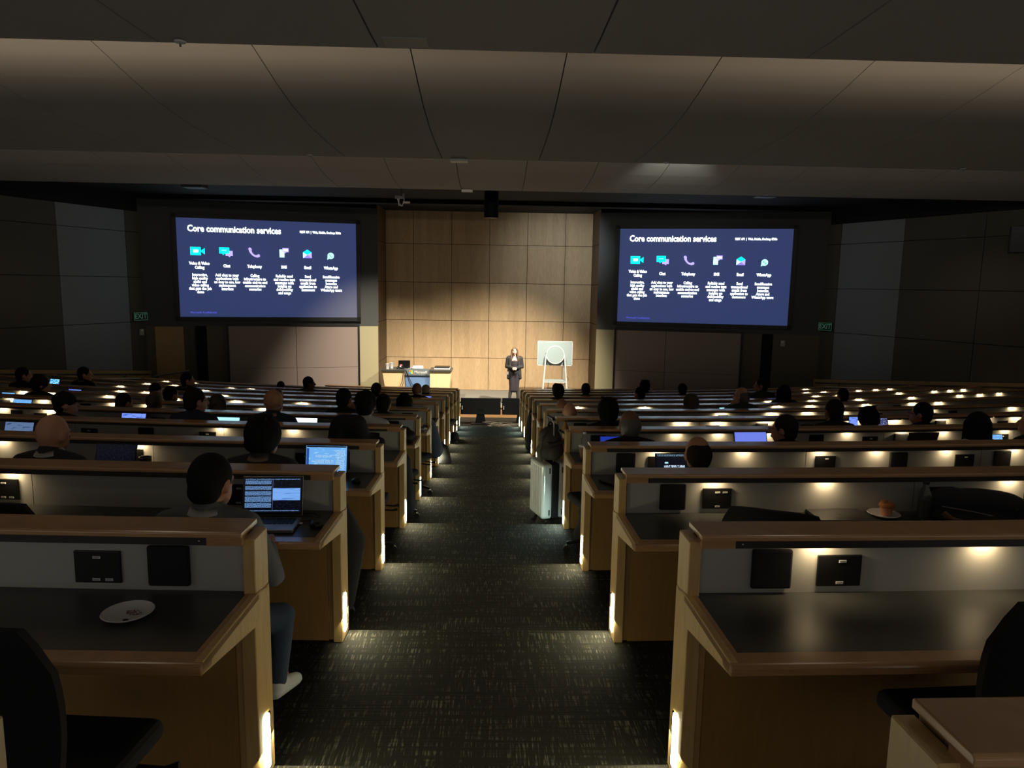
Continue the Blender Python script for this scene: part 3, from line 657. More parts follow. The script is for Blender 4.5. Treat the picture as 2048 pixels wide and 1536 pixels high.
# confidence monitors on the floor before the stage
def monitor(lab, x0, x1, y, rz, z0, z1):
    cx = (x0 + x1) / 2; t = thing('floor_monitor', lab, 'monitor', (cx, y, 0), rz, 'black confidence monitors on the floor before the stage'); W = x1 - x0; H = z1 - z0
    MB().box((0, 0, (z0 + z1) / 2), (W, .06, H), M=Matrix.Rotation(radians(-8), 3, 'X')).build('housing', M['black2'], t, local=True, bevel=.01)
    MB().box((0, .035, (z0 + z1) / 2), (W - .04, .004, H - .04), M=Matrix.Rotation(radians(-8), 3, 'X')).build('display', M['blackmatte'], t, local=True)
    MB().hexa([(-.14, -.05, .03), (.14, -.05, .03), (.14, .03, .03), (-.14, .03, .03), (-.08, -.05, z0 + .15), (.08, -.05, z0 + .15), (.08, 0, z0 + .15), (-.08, 0, z0 + .15)]).build('stand_neck', M['black2'], t, local=True)
    MB().box((0, 0, .015), (.5, .34, .03)).build('stand_base', M['black2'], t, local=True, bevel=.008)
    MB().box((-W / 2 + .045, -.05, z0 + H * .42), (.02, .012, .10)).build('label', M['label'], t, local=True)
    MB().box((-W / 2 - .01, 0, z1 - .12), (.02, .04, .04)).build('knob', M['black'], t, local=True)
monitor('larger black floor monitor seen from behind, left of the pair before the stage', -.78, .29, 18.62, 0, .26, .70)
monitor('black floor monitor partly behind the right desk ends, right of the pair', .33, 1.36, 18.66, radians(-3), .25, .70)
random.seed(3)
mb = MB()
for k in range(9):
    cx, cy = .05 + random.uniform(0, .5), 18.3 + random.uniform(-.1, .1); pts = []
    for j in range(14): a = j * .9 + k; pts.append((cx + (.16 + .05 * sin(k + j)) * cos(a) * 1.5, cy + .14 * sin(a), .012 + .012 * (k % 4) + .05 * abs(sin(a * .5 + k)) * (k % 2)))
    mb.tube(pts, .007, 5)
tag(mb.build('cable', pmat('brown_grey_cable', (.16, .13, .09), .6)), 'tangled heap of cables on the floor below the two black monitors', 'cable', kind='stuff')

# ================================================================== ceiling and wall fittings
def fitting(name, lab, cat, loc): return thing(name, lab, cat, loc)
t = fitting('hanging_projector', 'black cylindrical housing hanging before the middle of the maple wall', 'projector', (-.015, 17.0, 5.26))
MB().cyl((0, 0, .0), (0, 0, .60), .17, n=28).build('housing', M['black2'], t, local=True, smooth=True); MB().cyl((0, 0, -.006), (0, 0, .0), .13, n=28).build('lens_ring', M['metal'], t, local=True)
MB().cyl((0, 0, .60), (0, 0, .72), .03).build('mounting_pole', M['black'], t, local=True)
t = fitting('wire_bundle', 'pale tangled bracket and cable bundle hanging from the black soffit, left of centre', 'cable bundle', (-2.05, 16.5, 5.55))
mb = MB(); mb.box((-.05, 0, .08), (.2, .05, .06), rz=.2); mb.box((.11, 0, -.03), (.16, .05, .04)); mb.build('bracket', M['white'], t, local=True, bevel=.004)
mb = MB()
for k in range(3): mb.tube([(-.12 + .04 * k, -.03, .12), (-.06, -.05, -.05 - .03 * k), (.02, -.04, -.12), (.06, -.03, .02), (.02 + .02 * k, -.03, .16)], .009, 5)
mb.build('loops', M['white'], t, local=True); MB().cyl((0, 0, .1), (0, 0, .42), .008).build('hanger', M['metal'], t, local=True)
for lab, p, s, m_ in (('slim translucent grille under the edge of the nearest ceiling cloud', (-.43, 4.02, 4.986), (.24, .14, .012), 'greycup'), ('white detector box under the edge of the middle ceiling cloud', (-.39, 9.1, 5.222), (.22, .12, .03), 'white'), ('white detector box under the edge of the farthest ceiling cloud', (-.49, 14.42, 5.535), (.22, .12, .04), 'white')):
    t = thing('ceiling_sensor', lab, 'sensor', p); MB().box((0, 0, 0), s).build('housing', M[m_], t, local=True, bevel=.004); MB().box((0, 0, s[2] / 2), (s[0] * .7, s[1] * .7, .012)).build('mounting_plate', M['white'], t, local=True)
for lab, p in (('small pale sprinkler head under the middle ceiling cloud, left of centre', (-2.2, 8.95, 5.235)), ('small bright sprinkler head under the middle ceiling cloud, right of centre', (2.16, 8.95, 5.235)), ('tiny sprinkler head under the nearest ceiling cloud edge, upper left', (-1.66, 4.1, 4.985)), ('faint sprinkler head far right under the middle ceiling cloud', (5.9, 8.95, 5.235))):
    t = thing('sprinkler_head', lab, 'sprinkler', p); MB().lathe([(0, -.012), (.028, -.008), (.032, 0), (0, 0)], n=16).build('escutcheon', M['white'], t, local=True, smooth=True); MB().cyl((0, 0, -.028), (0, 0, -.01), .006).build('nozzle', M['chrome'], t, local=True)
for lab, p, rz in (('black loudspeaker bracketed high on the right wall at the picture edge', (10.62, 14.1, 4.76), radians(-25)),):
    t = thing('wall_speaker', lab, 'loudspeaker', p, rz); MB().hexa([(-.24, -.18, -.26), (.24, -.18, -.26), (.2, .2, -.26), (-.2, .2, -.26), (-.26, -.24, .26), (.26, -.24, .26), (.2, .2, .26), (-.2, .2, .26)]).build('cabinet', M['black'], t, local=True, bevel=.01)
    MB().cyl((.15, .1, .0), (1.15, .3, .05), .025).build('wall_bracket', M['black'], t, local=True)
for lab, p in (('dark video projector under the black soffit above the left screen', (-6.05, 14.95, 5.62)), ('dark video projector under the black soffit above the right screen', (5.75, 15.1, 5.68)), ):
    t = thing('video_projector', lab, 'projector', p); MB().box((0, 0, 0), (.42, .34, .14)).build('housing', pmat('dark_grey_housing', (.03, .03, .035), .5), t, local=True, bevel=.02); MB().cyl((.08, -.17, 0), (.08, -.2, 0), .045).build('lens', M['black'], t, local=True); MB().cyl((0, 0, .07), (0, 0, .9), .02).build('mounting_pole', M['black'], t, local=True)
EXB = pmat('exit_sign_body', (.006, .012, .009), .6); EXG = emat('exit_sign_green', (.10, .28, .18), .22)
for sd, lab in ((-1, 'unlit green EXIT sign on the left wall beside the pale fabric panel'), (1, 'unlit green EXIT sign on the right wall beside the pale fabric panel')):
    y = 19.6; p = wpt(sd, y, .03, 2.69); rz = -math.atan2(.4546, 1) + pi / 2 if False else (radians(-65.5) if sd > 0 else radians(67.8))
    t = thing('exit_sign', lab, 'exit sign', p, rz); MB().box((0, 0, 0), (.43, .04, .22)).build('sign_box', EXB, t, local=True)
    mb = MB()
    for a in ((0, .10, .43, .012), (0, -.10, .43, .012), (-.21, 0, .012, .2), (.21, 0, .012, .2)): mb.box((a[0], -.022, a[1]), (a[2], .006, a[3]))
    mb.build('border', EXG, t, local=True); text('EXIT', .19, EXG, t, (0, -.024, 0), bold=.003)
p0, d, nr = prosc(1); p = p0 + d * 5.33 + nr * .03 + Vector((0, 0, 2.17))
for p, rz, sd in ((p, radians(-13), 1), (wpt(-1, 19.62, .03, 2.26), radians(67.8), -1)):
    t = thing('alarm_strobe', 'small pale fire alarm strobe on the wall below the %s EXIT sign' % ('right' if sd > 0 else 'left'), 'alarm', p, rz)
    MB().box((0, 0, 0), (.13, .04, .17)).build('housing', pmat('strobe_body_%d' % sd, (.35, .34, .28), .5), t, local=True, bevel=.006); MB().box((-.02, -.03, .05), (.05, .03, .04)).build('lens', M['white'], t, local=True)

# ================================================================== people
def blob(name, prims, voxel=.012, smooth=6):
    mb = MB()
    for p in prims:
        if p[0] == 'c': mb.cap(*p[1:])
        else: mb.ell(*p[1:])
    me = mb.mesh(name); o = bpy.data.objects.new('tmp', me); COL.objects.link(o)
    m_ = o.modifiers.new('r', 'REMESH'); m_.mode = 'VOXEL'; m_.voxel_size = voxel; m_.use_smooth_shade = True
    s = o.modifiers.new('s', 'SMOOTH'); s.factor = .5; s.iterations = smooth
    dg = bpy.context.evaluated_depsgraph_get(); dg.update()
    out = bpy.data.meshes.new_from_object(o.evaluated_get(dg)); out.name = name
    bpy.data.objects.remove(o); bpy.data.meshes.remove(me)
    out.polygons.foreach_set('use_smooth', [True] * len(out.polygons))
    return out
V = Vector
def hand_prims(wrist, dirv, up, side, r=1.0, curl=.35):
    """palm, four unequal curled fingers and a thumb; dirv = pointing direction, up = back of the hand, side=+1 thumb towards +side"""
    d = V(dirv).normalized(); u = (V(up) - d * V(up).dot(d)).normalized(); s = d.cross(u) * side
    w_ = V(wrist); P = []
    for k in (-.028, -.009, .009, .028): P.append(('c', w_ + d * .01 + s * k * .7, w_ + d * .085 * r + s * k, .015, .013))
    for k, L in ((.030, .068), (.010, .078), (-.010, .073), (-.029, .056)):
        a = w_ + d * .085 * r + s * k; b = a + (d * cos(curl * .6) - u * sin(curl * .6)) * L * .5; c = b + (d * cos(curl * 2) - u * sin(curl * 2)) * L * .5
        P += [('c', a, b, .0095, .0088), ('c', b, c, .0088, .0075)]
    a = w_ + d * .025 + s * .032; b = a + (d * .6 + s * .55 - u * .25).normalized() * .04; c = b + (d * .95 + s * .1 - u * .25).normalized() * .032
    P += [('c', a, b, .012, .0105), ('c', b, c, .0105, .009)]
    return P
def rotz(v, a, piv): v = V(v) - V(piv); return V((v.x * cos(a) - v.y * sin(a), v.x * sin(a) + v.y * cos(a), v.z)) + V(piv)
POSE = {  # arms: (shoulder, elbow, wrist) for left/right, lean = forward shift of the head
 'desk': dict(lean=.05, arms={-1: ((-.18, .0, 1.0), (-.24, .12, .80), (-.13, .36, .80)), 1: ((.18, .0, 1.0), (.24, .12, .80), (.13, .36, .80))}),
 'chin': dict(lean=.10, arms={-1: ((-.18, .03, .99), (-.25, .2, .80), (-.10, .36, .80)), 1: ((.18, .03, .99), (.27, .30, .82), (.10, .22, 1.04))}),
 'chinL': dict(lean=.10, arms={-1: ((-.18, .03, .99), (-.27, .30, .82), (-.10, .22, 1.04)), 1: ((.18, .03, .99), (.25, .2, .80), (.10, .36, .80))}),
 'lap': dict(lean=.0, arms={-1: ((-.18, -.01, 1.0), (-.25, .05, .76), (-.09, .22, .66)), 1: ((.18, -.01, 1.0), (.25, .05, .76), (.09, .22, .66))}),
 'aisle': dict(lean=.04, arms={-1: ((-.18, .0, 1.0), (-.24, .12, .80), (-.13, .36, .80)), 1: ((.18, .0, 1.0), (.29, .02, .76), (.17, .30, .80))}),
}
CACHE = {}
HK = 1.11
def scale_prims(ps, c, k=HK):
    out = []
    for p in ps:
        if p[0] == 'c': out.append(('c', c + (V(p[1]) - c) * k, c + (V(p[2]) - c) * k, p[3] * k, p[4] * k))
        else: out.append((p[0], c + (V(p[1]) - c) * k, tuple(r * k for r in p[2])) + tuple(p[3:]))
    return out
def head_center(pose): L = POSE[pose]['lean']; return V((0, L + .01, 1.178))
def HP(pose, yaw, tilt=0):
    hc = head_center(pose); nb = hc + V((0, -.02, -.12))
    def T(v): 
        v = hc + V(v); q = v - nb; q = Matrix.Rotation(tilt, 3, 'X') @ q; return rotz(nb + q, yaw, nb)
    Rm = Matrix.Rotation(yaw, 3, 'Z') @ Matrix.Rotation(tilt, 3, 'X')
    return hc, nb, T, Rm
def body_mesh(pose, yaw, tilt, legs):
    k = ('body', pose, round(yaw, 2), round(tilt, 2), legs)
    if k in CACHE: return CACHE[k]
    hc, nb, T, Rm = HP(pose, yaw, tilt); L = POSE[pose]['lean']
    p = [('e', T((0, -.005, .005)), (.076, .095, .10), Rm), ('e', T((0, .03, -.05)), (.058, .07, .075), Rm), ('e', T((0, .05, -.095)), (.034, .035, .03), Rm),
         ('c', T((0, .098, -.005)), T((0, .118, -.042)), .010, .014), ('c', T((-.018, .098, -.075)), T((.018, .098, -.075)), .008, .008)]
    for s in (-1, 1):
        p += [('e', T((s * .080, -.008, -.018)), (.010, .020, .033), Rm), ('e', T((s * .03, .082, .002)), (.018, .014, .012), Rm)]
    p = scale_prims(p, nb); p += [('c', T((0, -.02, -.07)), V((0, L * .6 - .01, 1.02)), .058, .064)]
    p += [('e', (0, L * .5, .93), (.155, .10, .14)), ('e', (0, L * .2, .74), (.135, .095, .17)), ('e', (0, -.01, .57), (.165, .12, .10)), ('c', (-.14, L * .6, 1.015), (.14, L * .6, 1.015), .05, .05)]
    for s in (-1, 1):
        a, e, w_ = [V(q) for q in POSE[pose]['arms'][s]]; a = a + V((0, L * .5, 0))
        p += [('c', a, e, .045, .036), ('c', e, w_, .036, .024)]
        d = (w_ - e).normalized(); p += hand_prims(w_, d, (0, 0, 1) if 'chin' not in pose or w_.z < .9 else (0, -1, .2), -s, curl=.5)
        h, kn, an = LEG[legs][s]; p += [('c', h, kn, .075, .05), ('c', kn, an, .048, .034), ('c', an, V(an) + V((0, .10, -.03)), .034, .03)]
    CACHE[k] = blob('person_body', p, .0105, 4); return CACHE[k]
LEG = {'std': {s: ((s * .09, 0, .53), (s * .13, .40, .52), (s * .13, .36, .09)) for s in (-1, 1)},
       'aisle': {-1: ((-.09, 0, .53), (-.13, .40, .52), (-.13, .36, .09)), 1: ((.09, 0, .53), (.275, .16, .50), (.225, .20, .145))},
       'out': {-1: ((-.09, 0, .53), (-.13, .40, .52), (-.13, .36, .09)), 1: ((.09, 0, .53), (.36, .28, .46), (.34, .40, .10))}}
def top_mesh(pose):
    k = ('top', pose)
    if k in CACHE: return CACHE[k]
    L = POSE[pose]['lean']
    p = [('e', (0, L * .5 - .005, .93), (.19, .125, .15)), ('e', (0, L * .2, .74), (.165, .12, .18)), ('e', (0, -.01, .60), (.18, .135, .10)), ('c', (-.15, L * .6, 1.005), (.15, L * .6, 1.005), .066, .066),
         ('c', (0, L * .6 - .015, 1.02), (0, L * .7 - .01, 1.075), .085, .066)]
    for s in (-1, 1):
        a, e, w_ = [V(q) for q in POSE[pose]['arms'][s]]; a = a + V((0, L * .5, 0)); p += [('c', a, e, .064, .052), ('c', e, e + (w_ - e) * .9, .050, .038)]
        p += [('c', V((0, L * .6, 1.045)), V((s * .14, L * .6, 1.02)), .06, .055)]
    CACHE[k] = blob('shirt', p, .014, 6); return CACHE[k]
def legs_mesh(legs):
    k = ('legs', legs)
    if k in CACHE: return CACHE[k]
    p = [('e', (0, -.02, .56), (.185, .145, .10))]
    for s in (-1, 1): h, kn, an = LEG[legs][s]; p += [('c', h, kn, .09, .064), ('c', kn, an, .062, .052)]
    CACHE[k] = blob('trousers', p, .015, 5); return CACHE[k]
def shoe_mesh(legs, s):
    k = ('shoe', legs, s)
    if k in CACHE: return CACHE[k]
    an = V(LEG[legs][s][2]); dz = an.z
    tip = V((0, .15, 0)) if dz < .12 else V((.05, .14, -.02))
    p = [('c', an + V((0, -.03, -.045)), an + tip * .6 + V((0, 0, -.05)), .04, .040), ('c', an + tip * .6 + V((0, 0, -.05)), an + tip + V((0, 0, -.055)), .040, .033), ('c', an + V((0, -.02, -.02)), an + V((0, .03, -.02)), .045, .04)]
    CACHE[k] = blob('shoe', p, .009, 3); return CACHE[k]
def hair_mesh(style, pose, yaw, tilt):
    k = ('hair', style, pose, round(yaw, 2), round(tilt, 2))
    if k in CACHE: return CACHE[k]
    hc, nb, T, Rm = HP(pose, yaw, tilt); vx = .009
    if style in ('short', 'curly', 'full'):
        g = {'short': .002, 'curly': .012, 'full': .020}[style]
        p = [('e', T((0, -.014, .018)), (.082 + g, .094 + g, .098 + g), Rm), ('e', T((0, -.050, -.040)), (.068 + g, .050 + g, .055), Rm)]
        if style == 'curly':
            rr = random.Random(5)
            for i in range(46): 
                t, f = rr.uniform(0, 2 * pi), rr.uniform(-.1, 1.3); p.append(('e', T((.085 * cos(t) * cos(f), -.02 + .09 * sin(t) * cos(f), .02 + .10 * sin(f))), (.02, .02, .02)))
        if style == 'full':
            for s in (-1, 1): p.append(('e', T((s * .055, -.03, -.03)), (.035, .055, .055), Rm))
            for i in range(10): p.append(('c', T((.03 * cos(i * 1.3), -.02 + .03 * sin(i), .10)), T((.07 * cos(i * 1.3), -.02 + .08 * sin(i), .128)), .016, .005))
    elif style == 'fringe':   # balding: hair round the back and sides only
        p = [('e', T((0, -.030, -.010)), (.082, .080, .088), Rm), ('e', T((0, -.050, -.045)), (.068, .050, .055), Rm)]
    elif style in ('long', 'bob'):
        p = [('e', T((0, -.012, .016)), (.090, .102, .105), Rm)]; L = .30 if style == 'long' else .17
        for i in range(9):
            a = pi + pi * (i - 0) / 8; x, y = .075 * cos(a), .078 * sin(a)
            p.append(('c', T((x, y * .8, .02)), T((x * 1.25, y * .95 - .01, -L + .03 * abs(cos(a)))), .036, .028))
    elif style == 'bun':
        p = [('e', T((0, -.012, .018)), (.086, .098, .10), Rm), ('e', T((0, -.06, -.04)), (.062, .045, .05), Rm), ('e', T((0, -.07, .11)), (.042, .042, .04), Rm)]
    elif style == 'cap':
        p = [('e', T((0, -.05, -.035)), (.074, .052, .05), Rm)]
    CACHE[k] = blob('hair', scale_prims(p, nb), vx, 3); return CACHE[k]
def cap_mesh(kind, pose, yaw, tilt):
    k = (kind, pose, round(yaw, 2), round(tilt, 2))
    if k in CACHE: return CACHE[k]
    hc, nb, T, Rm = HP(pose, yaw, tilt)
    if kind == 'baseball_cap':
        p = [('e', T((0, -.008, .035)), (.090, .106, .088), Rm)] + [('c', T((x, .085, .02)), T((x * .8, .165 - abs(x) * .5, .012)), .010, .008) for x in (-.06, -.045, -.03, -.015, 0, .015, .03, .045, .06)] + [('e', T((0, -.01, .125)), (.01, .01, .01))]
    elif kind == 'hood':
        p = [('e', T((0, -.025, .0)), (.105, .115, .125), Rm), ('c', T((0, -.07, -.08)), T((0, -.10, -.18)), .08, .09), ('c', T((-.06, -.03, -.10)), T((.06, -.03, -.10)), .07, .07)]
    elif kind == 'knit_cap':
        p = [('e', T((0, -.012, .03)), (.090, .104, .100), Rm)]
    CACHE[k] = blob(kind, scale_prims(p, nb), .010, 3); return CACHE[k]
def collar_mesh(pose):
    k = ('collar', pose)
    if k in CACHE: return CACHE[k]
    L = POSE[pose]['lean']; mb = MB(); c = V((0, L * .75 - .008, 1.075))
    pts = [c + V((.074 * cos(a), .076 * sin(a), .012 * sin(a))) for a in [pi * .5 + 2 * pi * i / 28 for i in range(1, 28)]]
    up_ = [p + V((0, 0, .022)) + (V((c.x, c.y, p.z)) - p) * .12 for p in pts]; outp = [p + (p - V((c.x, c.y, p.z))) * .16 + V((0, 0, -.008)) for p in pts]; n = len(pts)
    mb.add(pts + up_ + outp, [(i, i + 1, n + i + 1, n + i) for i in range(n - 1)] + [(n + i, n + i + 1, 2 * n + i + 1, 2 * n + i) for i in range(n - 1)])
    me = mb.mesh('collar'); me.polygons.foreach_set('use_smooth', [True] * len(me.polygons)); CACHE[k] = me; return me
SK = {'light': pmat('light_skin', srgb(196, 142, 112), .5), 'tan': pmat('tan_skin', srgb(168, 116, 84), .5), 'brown': pmat('brown_skin', srgb(110, 74, 54), .5)}
HR = {'black': pmat('black_hair', (.004, .0035, .003), .8, spec=.2, noise=.3, nscale=200), 'dark': pmat('dark_brown_hair', (.014, .009, .006), .8, spec=.2, noise=.3, nscale=200), 'brown': pmat('brown_hair', (.055, .030, .017), .5, noise=.3, nscale=200), 'grey': pmat('grey_hair', (.10, .09, .08), .6, noise=.3, nscale=200)}
CL = {}
def cloth(name, c):
    if name not in CL: CL[name] = pmat(name, c, .85, noise=.15, nscale=180)
    return CL[name]
C_ = {'black': (.003, .003, .0035), 'navy': (.012, .018, .045), 'grey': (.13, .14, .15), 'charcoal': (.03, .03, .032), 'white': (.5, .5, .48), 'olive': (.07, .06, .035), 'brown': (.08, .05, .03), 'darkgreen': (.03, .04, .03), 'blue': (.04, .07, .14), 'tan': (.28, .21, .14), 'denim': (.03, .045, .08)}
def child(name, me, mat, parent):
    o = bpy.data.objects.new(name, me); COL.objects.link(o); o.parent = parent; WM[o.name] = WM[parent.name]
    if not me.materials: me.materials.append(None)
    o.material_slots[0].link = 'OBJECT'; o.material_slots[0].material = mat; return o
CHAIR = None
def make_chair(loc, rz, label, group):
    t = thing('office_chair', label, 'chair', loc, rz, group)
    F = M['blackfab']; K = M['black']
    MB().box((0, .02, .455), (.48, .47, .07)).build('seat', F, t, local=True, bevel=.03, seg=3)
    mb = MB(); rows = []
    for j in range(11):
        z = .55 + .48 * j / 10; hw = .22 + .012 * sin(pi * j / 10) - (.0 if j < 8 else .016 * (j - 7) ** 2 * .26); y = -.235 - .05 * (z - .55) + .03 * sin(pi * (z - .55) / .45)
        rows.append([(hw * u, y + .05 * (abs(u) ** 2), z - (.02 * abs(u) ** 3 if j > 7 else 0)) for u in [-1, -.75, -.5, -.25, 0, .25, .5, .75, 1]])
    n = 9; vv = [p for r_ in rows for p in r_]; vv2 = [(x, y - .022, z) for x, y, z in vv]; o_ = len(vv)
    ff = []
    for j in range(10):
        for i in range(n - 1):
            a = j * n + i; ff.append((a, a + 1, a + 1 + n, a + n)); ff.append((o_ + a, o_ + a + n, o_ + a + n + 1, o_ + a + 1))
    for j in range(10):
        for i in (0, n - 1): a = j * n + i; ff.append((a, a + n, o_ + a + n, o_ + a))
    for i in range(n - 1):
        for j in (0, 10): a = j * n + i; ff.append((a, a + 1, o_ + a + 1, o_ + a))
    mb.add(vv, []); mb.add(vv2, []); mb.f = [list(f) for f in ff]; mb.mi = [0] * len(ff)
    mb.build('backrest', F, t, local=True, smooth=True)
    MB().tube([(0, .0, .41), (0, -.22, .42), (0, -.29, .52), (0, -.285, .72)], .022, 8).build('back_support', K, t, local=True, smooth=True)
    for yy in (.02, .14): MB().tube([(.18, yy, .40), (.29, yy, .395), (.33, yy + .01, .40)], [.007, .008, .014], 6).build('lever', K, t, local=True)
    MB().cyl((0, 0, .1), (0, 0, .42), .028).build('gas_column', K, t, local=True)
    for k in range(5):
        a = 2 * pi * k / 5 + .3; d_ = V((cos(a), sin(a), 0)); lg = MB().tube([V((0, 0, .12)), d_ * .18 + V((0, 0, .10)), d_ * .30 + V((0, 0, .075))], [.024, .02, .016], 6).build('leg', K, t, local=True)
        q = d_ * .30; MB().cyl(q + V((-.02 * sin(a), .02 * cos(a), .03)), q - V((-.02 * sin(a), .02 * cos(a), -.03)), .029, n=12).build('caster', K, lg, local=True)
    return t
def chair(loc, rz, label, group='office chairs at the desks'):
    global CHAIR
    if CHAIR is None: CHAIR = make_chair(loc, rz, label, group); return CHAIR
    return copy_tree(CHAIR, loc, rz, label, group)
GP = 'people seated at the lecture desks'
def person(lab, x, top, n, hair='short', hc='dark', skin='tan', cloth_='black', pose='desk', yaw=0, tilt=0, extra=None, legs='std', pants='charcoal', shoe='black', collar=None, glasses=False, back=.95, ch=True, clab=None):
    R = YC - Yn(n); s = R * asin(x / R); p = arc(n, s, -back, Zn(n)); rz = s / R
    sc_ = max(.9, min(1.12, top / 1.305))
    bald_top = 1.30 if hair != 'bald' else 1.29
    t = thing('person', lab, 'person', p, rz, GP, scale=sc_)
    child('body', body_mesh(pose, yaw, tilt, legs), SK[skin], t)
    child('shirt', top_mesh(pose), cloth('cloth_' + cloth_, C_[cloth_]), t)
    child('trousers', legs_mesh(legs), cloth('cloth_' + pants, C_[pants]), t)
    for sd in (-1, 1): child('shoe', shoe_mesh(legs, sd), cloth('shoe_' + shoe, C_[shoe]), t)
    if hair != 'bald': child('hair', hair_mesh(hair, pose, yaw, tilt), HR[hc], t)
    if extra: child(extra[0], cap_mesh(extra[0], pose, yaw, tilt), cloth('cloth_' + extra[1], C_[extra[1]]), t)
    if collar: child('collar', collar_mesh(pose), cloth('cloth_' + collar, C_[collar]), t)
    if glasses:
        h_, nb, T0, Rm = HP(pose, yaw, tilt); mb = MB(); T = lambda v: nb + (T0(v) - nb) * HK
        for sd in (-1, 1):
            cc = T((sd * .033, .108, .0)); mb.tube([cc + Rm @ V((.022 * cos(a), 0, .017 * sin(a))) for a in [2 * pi * i / 12 for i in range(13)]], .0022, 5); mb.tube([T((sd * .055, .108, .004)), T((sd * .085, .06, .004)), T((sd * .086, -.01, -.004))], .0024, 5)
        mb.build('glasses', M['black'], t, local=True)
    if ch: chair((p.x - (.10 if legs == 'aisle' else 0), p.y, p.z), rz, clab or ('black office chair under the ' + lab.replace('person', 'person')[0:200]))
    return t
